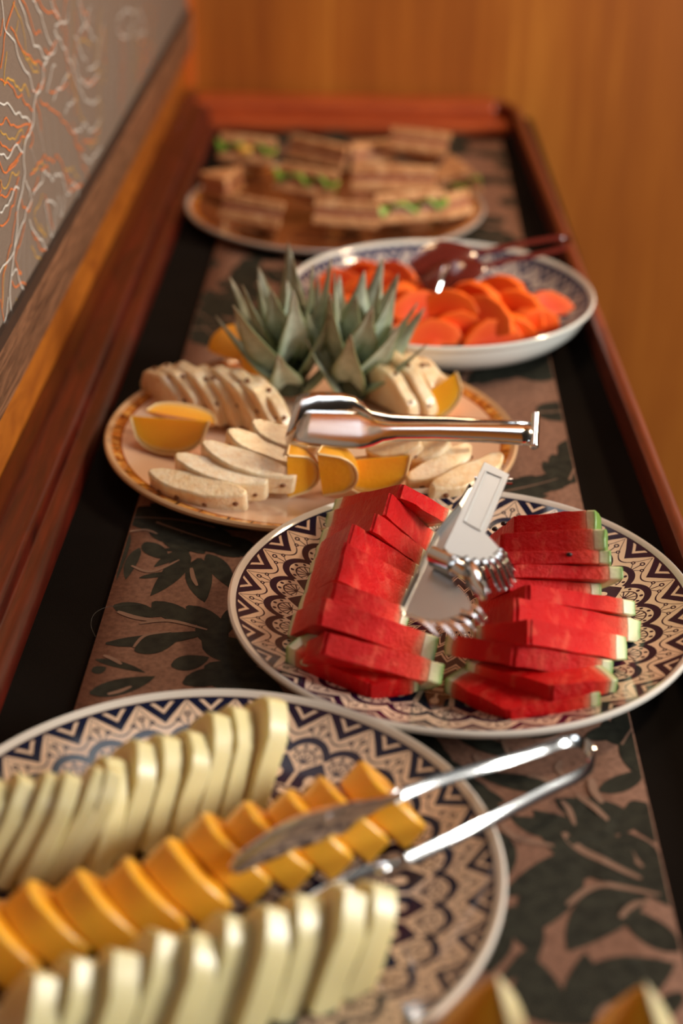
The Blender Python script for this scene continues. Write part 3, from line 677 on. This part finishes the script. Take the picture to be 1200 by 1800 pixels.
# two blurred melon wedges standing in front of the near plate at the bottom edge
def wedge(px, py, ztip, lab, tilt):
    p = at(px, py, ztip); T = thing('melon_wedge', lab, 'melon wedge', (p.x, p.y, .003), 'melon wedges at the front edge')
    vs, fs, at_ = [], [], []
    n = 10
    for i in range(n+1):
        u = i/n; z = .003+(ztip-.003)*u; w = .020*math.sin(PI*(.10+.86*(1-u)*.55))**.8*(1-u**5)+.0015; dpt = w*.9; x0 = p.x+tilt*(u-1); 
        for k in range(8):
            a = 2*PI*k/8; vs.append((x0+w*math.cos(a), p.y+dpt*math.sin(a)+.01*(1-u), z))
    for i in range(n):
        for k in range(8): fs.append((i*8+k, i*8+(k+1) % 8, (i+1)*8+(k+1) % 8, (i+1)*8+k))
    fs += [tuple(range(8)), tuple(range(n*8, n*8+8))]
    mo('flesh', vs, fs, M['cantaloupe'], T, attr={'rad': [.5]*len(vs)}, sub=1)
    q = []; 
    for i in range(n+1):
        u = i/n; z = .003+(ztip+.002-.003)*u; w = .020*math.sin(PI*(.10+.86*(1-u)*.55))**.8*(1-u**5)+.0015; x0 = p.x+tilt*(u-1)
        for a in (-.9, -.45, 0, .45, .9):
            for rr in (1.02, 1.28): q.append((x0+w*rr*math.cos(a), p.y+w*rr*math.sin(a)*.9+.01*(1-u), z))
    f2 = []
    for i in range(n):
        for k in range(4):
            for e in (0, 1):
                a0, b0 = i*10+k*2+e, i*10+(k+1)*2+e; f2.append((a0, b0, b0+10, a0+10))
        for k in (0, 4): a0 = i*10+k*2; f2.append((a0, a0+1, a0+11, a0+10))
    for i in (0, n):
        for k in range(4): a0 = i*10+k*2; f2.append((a0, a0+1, a0+3, a0+2))
    mo('rind', q, f2, M['honeydew'], T, attr={'rad': [.8]*len(q)})
wedge(868, 1722, .075, 'blurred orange melon wedge tip at the bottom edge beside the near plate', .012)
wedge(1128, 1735, .080, 'blurred orange and cream melon wedge tip in the bottom right corner', .006)

# ------------------------------------------------------------------ pineapple plate
P0 = lambda px, py, z=.012: at(px, py, z)
def pine_slice(c, ex, ez, R, t, lab, grp='pineapple slices', arc=PI, seed=0, a0=0., eyes=True, lift=None):
    """half-moon slab: centre c of straight edge, ex along straight edge, ez thickness axis"""
    ex = V(ex).normalized(); ez = V(ez); ez = (ez-ex*ez.dot(ex)).normalized(); ey = ez.cross(ex)
    if ey.z < 0: ey = -ey
    c = V(c); rr = random.Random(seed); T = thing('pineapple_slice', lab, 'pineapple slice', c, grp)
    n = 20; prof = []
    for i in range(n+1):
        a = a0+arc*i/n; k = R*(1+.025*math.sin(a*9+seed)); prof.append((k*math.cos(a), k*math.sin(a)*.93))
    if arc < 6: prof = prof
    else: prof = prof[:-1]
    vs, fs = prism([c+ex*u+ey*v for u, v in prof], ez*t)
    vs = [p+V((noise.noise(p*60), noise.noise(p*60+V((5, 0, 0))), noise.noise(p*60+V((0, 7, 0)))))*.0012 for p in vs]
    mo('flesh', vs, fs, M['pineapple'], T, bevel=.0022)
    if eyes:
        for i in range(4):
            a = a0+arc*(i+.5+rr.uniform(-.15, .15))/4; k = R*.995; p = c+ex*(k*math.cos(a))+ey*(k*math.sin(a)*.93)+ez*t*rr.uniform(.3, .7)
            vs, fs = ball(p, (.0024, .0024, .0024), 7, 5); mo('eye', vs, fs, M['eye'], T)
    return T
# front-left fan of half slices lying over each other, rims towards the camera
fan = [((258,815),(428,868),(300,800)), ((305,790),(468,848),(350,765)), ((352,772),(520,838),(400,745)), ((396,750),(548,812),(450,735)), ((440,738),(560,790),(500,722))]
def moon(A, B, za, zb, bulge_dir, t, lab, grp, seed, height=.030, lean=.3):
    """half moon whose curved rim (with eyes) faces the camera, lying from A to B"""
    a, b = at(*A, za), at(*B, zb); mid = (a+b)/2; ex = (b-a).normalized()
    T = thing('pineapple_slice', lab, 'pineapple slice', mid-V((0, 0, t)), grp)
    up = V((0, -lean, 1)).normalized(); up = (up-ex*up.dot(ex)).normalized(); fy = ex.cross(up)      # fy points away from the camera
    if fy.y < 0: fy = -fy
    L = (b-a).length/2; n = 18; prof = []
    for i in range(n+1):
        s = -1+2*i/n; bow = .013*(1-abs(s)**2.6); prof.append(mid+ex*(s*L)-fy*bow)
    dp = .011
    prof += [mid+ex*(1.0*L)+fy*dp*.45, mid+ex*(.80*L)+fy*dp*.8, mid+ex*(.45*L)+fy*dp*.9, mid+fy*dp, mid-ex*(.45*L)+fy*dp*.9, mid-ex*(.80*L)+fy*dp*.8, mid-ex*(1.0*L)+fy*dp*.45]
    vs, fs = prism(prof, -up*t); vs = [p+V((noise.noise(p*60), noise.noise(p*60+V((5, 0, 0))), noise.noise(p*60+V((0, 7, 0)))))*.0014 for p in vs]
    mo('flesh', vs, fs, M['pineapple'], T, bevel=.002)
    rr = random.Random(seed)
    for s in (-.75, -.25, .3, .78):
        s += rr.uniform(-.1, .1); p = mid+ex*(s*L)-fy*(.013*(1-abs(s)**2.6)-.0005)-up*t*rr.uniform(.35, .65); vs, fs = ball(p, (.0026, .0022, .0022), 7, 5); mo('eye', vs, fs, M['eye'], T)
g = 'pineapple half slices fanned on the left front of the plate'
for i, (A, B, za, zb) in enumerate([((258,828),(430,868),.030,.028), ((305,800),(468,848),.040,.030), ((352,778),(518,838),.048,.032), ((396,756),(545,812),.053,.036), ((440,742),(560,785),.056,.042)]):
    moon(A, B, za+.003, zb+.003, None, .020, ORD[i]+' pineapple half slice from the front in the left fan, brown eyes on its rim', g, i)
g = 'pineapple half slices at the right front of the plate'
for i, (A, B, za, zb) in enumerate([((762,858),(885,800),.034,.040), ((718,845),(830,782),.030,.045), ((690,800),(790,775),.036,.05), ((640,790),(740,778),.040,.050)]):
    moon(A, B, za+.002, zb+.002, None, .016, ORD[i]+' pineapple half slice from the right, behind the watermelon tongs', g, 9+i)
# upright round slices, back left and back right
g = 'round pineapple slices standing at the back left'
for i, (px, py, R) in enumerate([(285,716,.037), (308,719,.042), (336,722,.046), (366,727,.045), (396,733,.049), (424,738,.050), (450,742,.046)]):
    pine_slice(P0(px, py, .013), (.62, -.78, 0), (.78, .62, .18), R, .0125, ORD[i]+' upright pineapple slice from the left in the back-left row', g, PI, 20+i)
g = 'round pineapple slices standing at the back right'
for i, (px, py, R) in enumerate([(665,712,.046), (690,706,.050), (714,700,.046), (735,694,.038)]):
    pine_slice(P0(px, py, .013), (.62, -.78, 0), (.78, .62, .18), R, .0125, ORD[i]+' upright pineapple slice from the left in the back-right row beside the crown', g, PI, 30+i)

def orange_wedge(c, ax, up, L, R, ang, lab, seed=0):
    """wedge of an orange: c middle of the core line, ax along core, up = direction from core to middle of the peel"""
    c = V(c); ax = V(ax).normalized(); up = V(up); up = (up-ax*up.dot(ax)).normalized(); sd = ax.cross(up)
    T = thing('orange_wedge', lab, 'orange wedge', c, 'orange wedges on the pineapple plate')
    nu, nv = 12, 8
    def surf(k0, k1):
        vs = []
        for i in range(nu+1):
            s = -1+2*i/nu; rad = max(0., 1-abs(s)**2.3)**.5
            for j in range(nv+1):
                a = -ang/2+ang*j/nv; vs.append((s, rad, a))
        return vs
    G = surf(0, 1)
    f = .93
    core = [c+ax*(L/2*(-1+2*i/nu))*.9 for i in range(nu+1)]
    vs = []; at_ = []
    for (s, rad, a) in G: vs.append(c+ax*(L/2*s*.97)+(up*math.cos(a)+sd*math.sin(a))*(R*f*rad+.0005)); at_.append(.95)
    n0 = len(vs); vs += core; at_ += [.0]*(nu+1)
    mid = len(vs)
    for jj in (0, nv):
        for i in range(nu+1): vs.append((core[i]+vs[i*(nv+1)+jj])*.5+ (sd if jj == 0 else -sd)*.0004); at_.append(.4)
    fs = [(i*(nv+1)+j, i*(nv+1)+j+1, (i+1)*(nv+1)+j+1, (i+1)*(nv+1)+j) for i in range(nu) for j in range(nv)]
    for q, jj in enumerate((0, nv)):
        m0 = mid+q*(nu+1)
        for i in range(nu):
            fs.append((n0+i, n0+i+1, m0+i+1, m0+i)); fs.append((m0+i, m0+i+1, (i+1)*(nv+1)+jj, i*(nv+1)+jj))
    mo('flesh', vs, fs, M['orange_flesh'], T, attr={'rad': at_})
    vs = []
    for (s, rad, a) in G:
        for f in (.935, 1.0): vs.append(c+ax*(L/2*s)+(up*math.cos(a*1.01)+sd*math.sin(a*1.01))*(R*f*rad+.0008+(f-.93)*.01))
    fs = []
    for i in range(nu):
        for j in range(nv):
            for e in (0, 1): a0 = (i*(nv+1)+j)*2+e; b0 = (i*(nv+1)+j+1)*2+e; fs.append((a0, b0, b0+(nv+1)*2, a0+(nv+1)*2))
        for j in (0, nv): a0 = (i*(nv+1)+j)*2; fs.append((a0, a0+1, a0+1+(nv+1)*2, a0+(nv+1)*2))
    o = mo('peel', vs, fs, M['orange_peel'], T, attr={'rad': [.5]*len(vs)})
    # pale pith along both cut margins
    Q = []
    for j in (0, nv):
        pts = [(vs[(i*(nv+1)+j)*2]+vs[(i*(nv+1)+j)*2+1])*.5 for i in range(nu+1)]
        Q.append(sweep(pts, [(.0011*math.cos(k*PI/2), .0011*math.sin(k*PI/2)) for k in range(4)], ups=sd))
    vs, fs = oneway(Q); mo('pith', vs, fs, M['pith'], T)
    return T
orange_wedge(at(298,736,.042), (1, -.12, .0), (-.05, .30, -1), .068, .030, 1.35, 'large orange wedge at the left edge of the pineapple plate, cut face forward')
orange_wedge(at(318,733,.034), (1, -.15, -.10), (0, 1, -.25), .062, .018, .9, 'orange wedge lying behind the large wedge at the left edge')
orange_wedge(at(505,838,.034), (.0, -.30, 1), (.75, .9, 0), .046, .026, 1.3, 'small upright orange wedge at the front of the pineapple plate')
orange_wedge(at(562,835,.036), (-.1, -.30, 1), (1, .75, -.1), .046, .030, 1.35, 'orange wedge with pale rind edge on its right, beside the small upright wedge')
orange_wedge(at(655,806,.046), (1, -.02, .12), (.05, .55, -1), .060, .030, 1.35, 'orange wedge directly behind the tip of the left watermelon stack')
orange_wedge(at(420,622,.030), (1, -.5, -.1), (-.1, -.6, .9), .060, .026, 1.5, 'orange wedge at the back left, behind the upright pineapple slices')
orange_wedge(at(470,640,.036), (.5, .3, -.9), (-.6, -.6, .2), .056, .022, 1.3, 'orange wedge leaning against the left pineapple top')
orange_wedge(at(752,690,.034), (1, .25, .7), (.1, .3, -1), .062, .026, 1.4, 'orange wedge at the back right of the pineapple plate, tip pointing up')

# crowns
def crown(base, lab, seed, tilt, H=1.0, turn=0.):
    T = thing('pineapple_garnish', lab, 'pineapple top', base, 'leafy pineapple tops'); rr = random.Random(seed); base = V(base)
    core = lathe([(0, 0), (.014, .001), (.017, .015), (.013, .04), (.006, .065), (0, .075)], base, 14); mo('core', *core, M['crown_core'], T)
    N = 19
    for i in range(N):
        u = i/(N-1); az = i*2.399+turn; elev = math.radians(50+34*u+rr.uniform(-4, 4)); L = (.048+.052*math.sin(PI*min(1, .15+u*.75)))*H*rr.uniform(.88, 1.12); wd = .0185+.003*math.sin(PI*u)
        h0 = .004+.046*u; out = V((math.cos(az), math.sin(az), 0)); p = base+V((0, 0, h0*H))+out*(.013-.007*u); n = 9; vs, ed, tp = [], [], []
        e = elev-.30; 
        for k in range(n+1):
            s = k/n
            d = (out*math.cos(e)+V((0, 0, 1))*math.sin(e)+V(tilt)).normalized(); side = d.cross(out if abs(d.dot(out)) < .95 else V((0, 0, 1))).normalized(); nm = side.cross(d)
            if nm.dot(out) < 0: nm = -nm
            w = wd*(1-s)**.62*(.66+.50*math.sin(PI*min(1, s*1.3)))*(.85) + .0002
            for q in (-1, -.5, 0, .5, 1):
                vs.append(p+side*w*q+nm*(-.35*w*(1-abs(q))) ); ed.append(abs(q)); tp.append(s)
            e += (.75-.9*s)*.12; p = p+d*(L/n)
        fs = [(k*5+j, k*5+j+1, (k+1)*5+j+1, (k+1)*5+j) for k in range(n) for j in range(4)]
        mo('leaf', vs, fs, M['leaf'], T, attr={'edge': ed, 'tip': tp}, solid=.0011)
    return T
crown(at(507, 690, .016), 'left grey-green spiky pineapple top standing on the bamboo-edged plate', 4, (-.15, -.05, 0), 1.0)
crown(at(620, 697, .016), 'right grey-green spiky pineapple top close beside the left one', 11, (.17, -.08, 0), .95, 1.1)

# ------------------------------------------------------------------ papaya
CR = [(-.026, 0), (-.020, .010), (-.012, .017), (0, .021), (.012, .018), (.022, .011), (.027, 0), (.018, -.005), (.008, -.003), (0, -.006), (-.009, -.003), (-.018, -.005)]
rp = random.Random(5); pap = []
for (px, py, z, k) in [(590,500,.040,1),(625,520,.040,1.1),(600,545,.040,1),(640,480,.038,1),(660,505,.052,1.1),(690,485,.045,1),(700,520,.056,1.1),(690,560,.046,1.1),(735,545,.056,1.15),(760,565,.046,1.1),(745,510,.056,1),
        (790,540,.060,1.1),(805,575,.044,1.1),(835,520,.062,1.1),(850,555,.056,1.2),(880,510,.056,1),(885,575,.044,1.1),(905,540,.054,1.15),(930,560,.046,1),(955,540,.044,1),(860,590,.040,1.1),(760,590,.040,1.0),(700,587,.038,1.0)]:
    pap.append((at(px, py, z), k))
pap.sort(key=lambda q: (round(q[0].y, 2), q[0].x))
for i, (p, k) in enumerate(pap):
    az = rp.uniform(-.5, .5); ex = V((math.cos(az), math.sin(az), rp.uniform(-.2, .2))); up = V((rp.uniform(-.3, .3), rp.uniform(-.2, .5), 1)); ez = ex.cross(up).normalized(); ey = ez.cross(ex)
    side = 'left' if p.x < .05 else ('right' if p.x > .13 else 'middle')
    slab('papaya_slice', [(u*k*1.1, v*k*1.1) for u, v in CR], p-V((0, -.004, .009)), ex, ey, ez, .013, M['papaya'],
         ORD[i % 12]+(' red-orange papaya slice, counting from the front of the pile' if i < 12 else ' red-orange papaya slice of the rear half, counting backwards from the middle'), 'papaya slice', 'papaya slices piled in the blue bowl', .0018, .002, i)

# ------------------------------------------------------------------ sandwiches
def sandwich(px, py, z, s, rot, lab, let=True, tip=0., egg=False, open_=.0):
    c = at(px, py, z); T = thing('sandwich', lab, 'sandwich', c, 'sandwiches on the far plate')
    Rm = Matrix.Rotation(rot, 3, 'Z') @ Matrix.Rotation(tip, 3, 'X')
    tri = [(-.5, -.28), (.5, -.28), (.04, .42), (-.04, .42)]
    tri = [(a*s, b*s) for a, b in tri]
    def lay(name, z0, t, m, k=1.0, bev=.002):
        P = [c+Rm@V((a*k, b*k, z0)) for a, b in tri]; vs, fs = prism(P, Rm@V((0, 0, t))); mo(name, vs, fs, m, T, bevel=bev)
    lay('bread_slice', 0, .012, M['toast']); lay('filling', .0125, .006, M['ham'], .95, .001)
    if let:
        vs = []; n = 22; fs = []
        for i in range(n):
            u = i/n; k = u*3; a = int(k) % 3; T3 = [tri[0], tri[1], ((tri[2][0]+tri[3][0])/2, tri[2][1])]; p0, p1 = T3[a], T3[(a+1) % 3]; q = (p0[0]+(p1[0]-p0[0])*(k % 1), p0[1]+(p1[1]-p0[1])*(k % 1))
            for e, r in enumerate((.8, 1.02, 1.14)):
                vs.append(c+Rm@V((q[0]*r, q[1]*r, .020+(.005*math.sin(i*2.4+e)*(e)-.003*(e == 2)))))
        for i in range(n):
            for e in (0, 1): fs.append((i*3+e, i*3+e+1, ((i+1) % n)*3+e+1, ((i+1) % n)*3+e))
        mo('lettuce', vs, fs, M['lettuce'], T, solid=.0008)
    if egg: vs, fs = ball(c+Rm@V((0, -.30*s, .016)), (.012, .006, .005)); mo('egg_slice', vs, fs, M['egg'], T)
    zt = .024 if let else .019
    P = [c+Rm@V((a, b, zt)) for a, b in tri]; vs, fs = prism(P, Rm@V((0, 0, .012))); mo('bread_slice', vs, fs, M['toast'], T, bevel=.002)
for a in [(440,292,.030,.080,-.35,'left rear sandwich triangle with curly lettuce and orange egg showing',True,-.45,True), (545,352,.030,.085,-.5,'sandwich in the left middle with lettuce hanging out at the front',True,-.55,False),
          (452,400,.020,.085,-.5,'front left toasted sandwich triangle near the plate edge',False,-.5,False), (575,292,.018,.100,-.7,'dark shaded sandwich at the back middle',False,-.3,False),
          (740,278,.036,.085,-.4,'sandwich at the back right, pointed top catching the light',False,-.6,False), (690,335,.036,.105,.0,'brightly lit sandwich lying across the middle right',False,-.25,False),
          (806,340,.022,.075,1.9,'sandwich standing at the right edge of the plate with lettuce',True,-.5,False), (612,402,.018,.080,-.2,'front middle toasted sandwich triangle',False,-.4,False),
          (712,392,.020,.090,.35,'front right toasted sandwich triangle',True,-.35,False), (392,345,.014,.065,1.3,'leftmost dark sandwich at the plate rim',False,-.1,False),
          (645,290,.016,.07,.6,'small sandwich between the back middle and lit ones',False,-.2,False), (790,385,.014,.055,.7,'small sandwich corner at the front right rim',False,-.4,False)]:
    sandwich(*a)

# ------------------------------------------------------------------ tongs
g = 'serving tongs'
# fork-ended tongs on the watermelon: two flat leaves traced on their own planes
def plane_from(a, b, c): n = (b-a).cross(c-a).normalized(); return a, (n if n.z > 0 else -n)
E4 = lambda x, y: (680+x*280/1200, 800+y*280/1200)
T = thing('fork_tongs', 'steel serving tongs with slotted fork ends lying across the watermelon slices', 'tongs', at(800, 980, .085), g)
def sheet(name, outline, a, n, t, m, parent, holes=None, down=None):
    """flat sheet with outline (pixels) on plane; outline split in quads strips by triangulation"""
    bm = bmesh.new(); P = [bm.verts.new(hit(*q, a, n)) for q in outline]; f = bm.faces.new(P)
    bmesh.ops.triangulate(bm, faces=[f]); bm.verts.index_update()
    vs = [v.co.copy() for v in bm.verts]; fs = [tuple(v.index for v in f.verts) for f in bm.faces]; bm.free()
    if down: vs = [v+down(v) for v in vs]
    return mo(name, vs, fs, m, parent, smooth=False, solid=t, bevel=0)
# upper leaf
a1, n1 = plane_from(at(*E4(735,55), .135), at(*E4(920,150), .132), at(*E4(450,700), .108))
def hp_(x, y): return hit(*E4(x, y), a1, n1)
up_out = [(735,55),(920,150),(780,500),(740,590),(850,710),(840,745),(800,790),(660,800),(560,770),(470,740),(430,700)]
sheet('upper_leaf', [E4(*q) for q in up_out], a1, n1, .0011, M['brushed'], T)
# folded flange down the left edge
fl = [hp_(735,55), hp_(660,220), hp_(560,430), hp_(430,700), hp_(395,770)]
vs = []
for p in fl: vs += [p, p-n1*.007+V((-.0012, 0, 0))]
mo('flange', vs, [(2*i, 2*i+1, 2*i+3, 2*i+2) for i in range(len(fl)-1)], M['steel'], T, smooth=False, solid=.0009)
# curled lip along the fork root and its tines
def tine(pts, w0, w1, drop, nn, m=M['steel'], name='tine', parent=None):
    P = spline(pts, 4); N = len(P); s0 = nn
    def sec_(u):
        w = (w0+(w1-w0)*u)*.31*(1 if u < .9 else .7); return [(-w, -.0005), (w, -.0005), (w, .0005), (-w, .0005)]
    vs, fs = sweep(P, sec_, ups=nn); return mo(name, vs, fs, m, parent or T, bevel=.0003)
def dropt(x, y, d): return hp_(x, y)-V((0, 0, d))
lip0 = [hp_(425,702), hp_(470,735), hp_(520,752), hp_(575,768), hp_(612,790)]
lip1 = [dropt(400,770,.003), dropt(470,830,.004), dropt(545,880,.004), dropt(620,912,.005), dropt(690,910,.006)]
vs = []
for k in range(5):
    vs += [lip0[k], (lip0[k]+lip1[k])/2+n1*.0008, lip1[k]]
mo('curled_end', vs, [(k*3+j, k*3+j+1, k*3+4+j, k*3+3+j) for k in range(4) for j in range(2)], M['steel'], T, solid=.001, smooth=True)
for (r, e, w) in [((600,775),(700,915),.0052), ((665,795),(775,965),.0056), ((730,795),(850,950),.0052), ((785,785),(897,945),.0048), ((820,755),(942,925),.0044), ((838,735),(970,885),.0036), ((848,708),(960,803),.0024)]:
    p0, p2 = hp_(*r), dropt(*e, .007); p1 = hp_(r[0]+(e[0]-r[0])*.42, r[1]+(e[1]-r[1])*.36)-V((0, 0, .0008)); tine([p0-(p1-p0)*.25, p0, p1, p2], w, w*.7, 0, n1)
# raised rectangle embossed on the handle
emb = [hp_(745,125)+n1*.0009, hp_(870,180)+n1*.0009, hp_(700,575)+n1*.0009, hp_(580,505)+n1*.0009]
q = [emb[i] for i in range(4)]
mo('embossed_groove', *sweep(spline([q[0], q[1]], 2)[:-1]+spline([q[1], q[2]], 3)[:-1]+spline([q[2], q[3]], 2)[:-1]+spline([q[3], q[0]+(q[3]-q[0])*.001], 3), [(.0008*math.cos(k*PI/3), .0005*math.sin(k*PI/3)) for k in range(6)], ups=n1), M['brushed'], T)
# lower leaf
a2, n2 = plane_from(at(*E4(120,1190), .080), at(*E4(560,1010), .092), at(*E4(560,420), .104))
def h2(x, y): return hit(*E4(x, y), a2, n2)
lo_out = [(620,230),(680,250),(560,560),(470,800),(500,960),(600,1060),(640,1130),(620,1180),(560,1160),(540,1210),(470,1230),(390,1250),(270,1235),(120,1185),(150,1110),(390,600),(560,380)]
sheet('lower_leaf', [E4(*q) for q in lo_out], a2, n2, .0011, M['brushed'], T)
fl = [h2(640,250), h2(560,400), h2(390,610), h2(250,900), h2(150,1110), h2(120,1185)]
vs = []
for p in fl: vs += [p, p+n2*.004-V((.001, 0, 0))]
mo('flange', vs, [(2*i, 2*i+1, 2*i+3, 2*i+2) for i in range(len(fl)-1)], M['steel'], T, smooth=False, solid=.0009)
for (r, e, w) in [((150,1200),(395,1335),.0055), ((290,1235),(395,1335),.0035), ((330,1240),(510,1350),.0055), ((430,1235),(600,1335),.0042), ((500,1215),(670,1295),.0042), ((570,1180),(720,1245),.0040), ((620,1120),(748,1215),.0038)]:
    p0, p2 = h2(*r), h2(*e)-V((0, 0, .003)); p1 = h2((r[0]+e[0])/2+6, (r[1]+e[1])/2-8); tine([p0-(p1-p0)*.3, p0, p1, p2], w*1.25, w*.8, 0, n2)
# curled prong in warm light, and pivot tube between leaves
mo('curled_prong', [h2(580,905)+V((0,0,.010)), h2(650,930)+V((0,0,.012)), h2(730,1030)+V((0,0,.006)), h2(748,1110)+V((0,0,.002)), h2(700,1095), h2(600,1010)+V((0,0,.002)), h2(565,960)+V((0,0,.006))],
   [(0, 1, 6), (1, 5, 6), (1, 2, 5), (2, 4, 5), (2, 3, 4)], M['steel'], T, solid=.001)
p0, p1 = h2(350,850)+V((0, 0, .008)), h2(500,930)+V((0, 0, .009)); d = p1-p0
vs, fs = sweep([p0+d*i/4 for i in range(5)], [(.0058*math.cos(k*PI/7), .0085*math.sin(k*PI/7)) for k in range(14)], ups=n2); mo('pivot_tube', vs, fs, M['steel'], T)
p0, p1 = hp_(660,150)-n1*.004, hp_(945,165)-n1*.004; vs, fs = sweep([p0, (p0+p1)/2, p1], [(.0022*math.cos(k*PI/5), .0022*math.sin(k*PI/5)) for k in range(10)], ups=n1); mo('hinge_pin', vs, fs, M['steel'], T)

# flat-bladed tongs over the pineapple plate
T = thing('blade_tongs', 'steel serving tongs with broad flat blades resting over the pineapple slices', 'tongs', at(720, 745, .07), g)
F4 = lambda x, y: (440+x*520/1200, 440+y*520/1200)
a3, n3 = plane_from(at(*F4(165,775), .060), at(*F4(1150,790), .075), at(*F4(1150,705), .083))
def q3(x, y): return hit(*F4(x, y), a3, n3)
def bowed(name, out_pts, a, n, t, m, ridge):
    pts = [hit(*F4(*q), a, n) for q in out_pts]
    return pts
top = [(165,775,228,648),(230,785,255,646),(330,795,340,648),(450,800,440,652),(500,790,478,672),(540,776,510,696),(600,768,560,706),(750,768,750,706),(950,775,950,706),(1100,786,1100,706),(1150,790,1152,706)]
vs = []
for (x0, y0, x1, y1) in top:
    p0, p1 = q3(x0, y0), q3(x1, y1); L = (p1-p0).length
    for k in range(7):
        u = k/6; vs.append(p0+(p1-p0)*u+n3*(.0035*math.sin(PI*u)*(1.1 if x0 > 520 else .45))+(-n3*.0015 if k in (0, 6) else V((0, 0, 0))))
fs = [(i*7+k, i*7+k+1, (i+1)*7+k+1, (i+1)*7+k) for i in range(len(top)-1) for k in range(6)]
mo('front_arm', vs, fs, M['steel'], T, solid=.0012)
a4, n4 = plane_from(at(*F4(140,740), .058), at(*F4(480,655), .088), at(*F4(1020,700), .088))
n4 = V((0, -.55, .83)).normalized(); a4 = at(*F4(200,590), .078)
def q4(x, y): return hit(*F4(x, y), a4, n4)
bk = [(140,765,185,600),(190,720,215,582),(260,680,280,575),(350,660,370,580),(420,655,420,592),(470,680,452,615),(510,700,480,645),(600,708,560,664),(800,705,800,676),(1000,706,1000,688),(1140,712,1140,698)]
vs = []
for (x0, y0, x1, y1) in bk:
    p0, p1 = q4(x0, y0), q4(x1, y1)
    for k in range(5):
        u = k/4; vs.append(p0+(p1-p0)*u+n4*(.002*math.sin(PI*u)))
fs = [(i*5+k, i*5+k+1, (i+1)*5+k+1, (i+1)*5+k) for i in range(len(bk)-1) for k in range(4)]
mo('back_arm', vs, fs, M['steel'], T, solid=.0012)
p0, p1 = q3(1150, 800), q3(1158, 690)+V((0, .004, .004)); d = p1-p0
vs, fs = sweep([p0, p0+d*.5, p1], [(.0035*math.cos(k*PI/5), .0035*math.sin(k*PI/5)) for k in range(10)], ups=n3); mo('end_loop', vs, fs, M['steel'], T, bevel=.001)

# long bow tongs over the near plate
def strip(name, pts, w, t, parent, m, tilt=0., prof=None, n=8, bow=.0012):
    P = spline(pts, n)
    def sec_(u):
        ww = (prof(u) if prof else w)/2; b = bow*ww/.005
        return [(-t/2, -ww), (-t/2-b, 0), (-t/2, ww), (t/2, ww), (t/2-b, 0), (t/2, -ww)]
    vs, fs = sweep(P, sec_, ups=V((0, math.sin(tilt), math.cos(tilt)))); return mo(name, vs, fs, m, parent)
T = thing('bow_tongs', 'long U-shaped polished steel tongs resting over the near plate and its rim', 'tongs', at(830, 1400, .04), g)
loop = [at(690,1403,.046), at(760,1375,.044), at(870,1343,.040), at(950,1318,.034), at(990,1304,.030), at(1022,1306,.027), at(1040,1322,.025), at(1036,1346,.022), at(1015,1364,.024), at(960,1390,.029), at(840,1453,.0375), at(715,1512,.041)]
strip('bow', loop, .0072, .0015, T, M['steel'], .75)
strip('upper_blade', [at(705,1398,.046), at(640,1424,.048), at(600,1440,.050), at(530,1462,.050), at(470,1490,.048), at(405,1528,.045)], .01, .0012, T, M['steel'], .0,
      lambda u: .007+.016*max(0, math.sin(PI*min(1, max(0, (u-.12)/.9))))**.8 if u < .97 else .006)
strip('lower_blade', [at(725,1508,.037), at(690,1525,.038), at(655,1535,.039), at(600,1560,.040), at(545,1590,.040), at(490,1620,.038)], .01, .0012, T, M['steel'], .45,
      lambda u: .006+.005*max(0, math.sin(PI*min(1, max(0, (u-.15)/.9)))))
for (p, q) in (((618,1424),.047), ((668,1532),.0385)):
    vs, fs = ball(at(*p, q), (.006, .003, .0045)); mo('blade_collar', vs, fs, M['steel'], T)

# tongs lying in the papaya bowl
T = thing('bowl_tongs', 'blurred dark red-brown tongs resting in the papaya bowl with handles over its right rim', 'tongs', at(860, 460, .07), g)
t_ = NT('dark_tinted_plastic'); t_.col((.20, .03, .02)); t_.set(rough=.12, trans=.45); M['dsteel'] = t_.m
strip('near_arm', [at(845,470,.082), at(900,456,.082), at(950,446,.078), at(990,436,.074), at(1003,428,.072), at(990,418,.074), at(940,424,.078), at(880,436,.082), at(830,446,.084)], .0055, .0012, T, M['dsteel'], .4)
strip('near_blade', [at(850,468,.082), at(815,476,.080), at(780,488,.074), at(745,505,.066)], .02, .0012, T, M['dsteel'], 1.0, lambda u: .010+.026*math.sin(PI*min(1, u*.9)))
strip('far_blade', [at(835,446,.084), at(800,450,.084), at(765,458,.082), at(725,475,.076)], .02, .0012, T, M['dsteel'], .9, lambda u: .010+.030*math.sin(PI*min(1, u*.9)))
strip('blade_glint', [at(768,512,.068), at(776,490,.078), at(784,468,.086)], .005, .0012, T, M['steel'], 1.2)  # bright steel strip standing in for the highlight on the dark blade
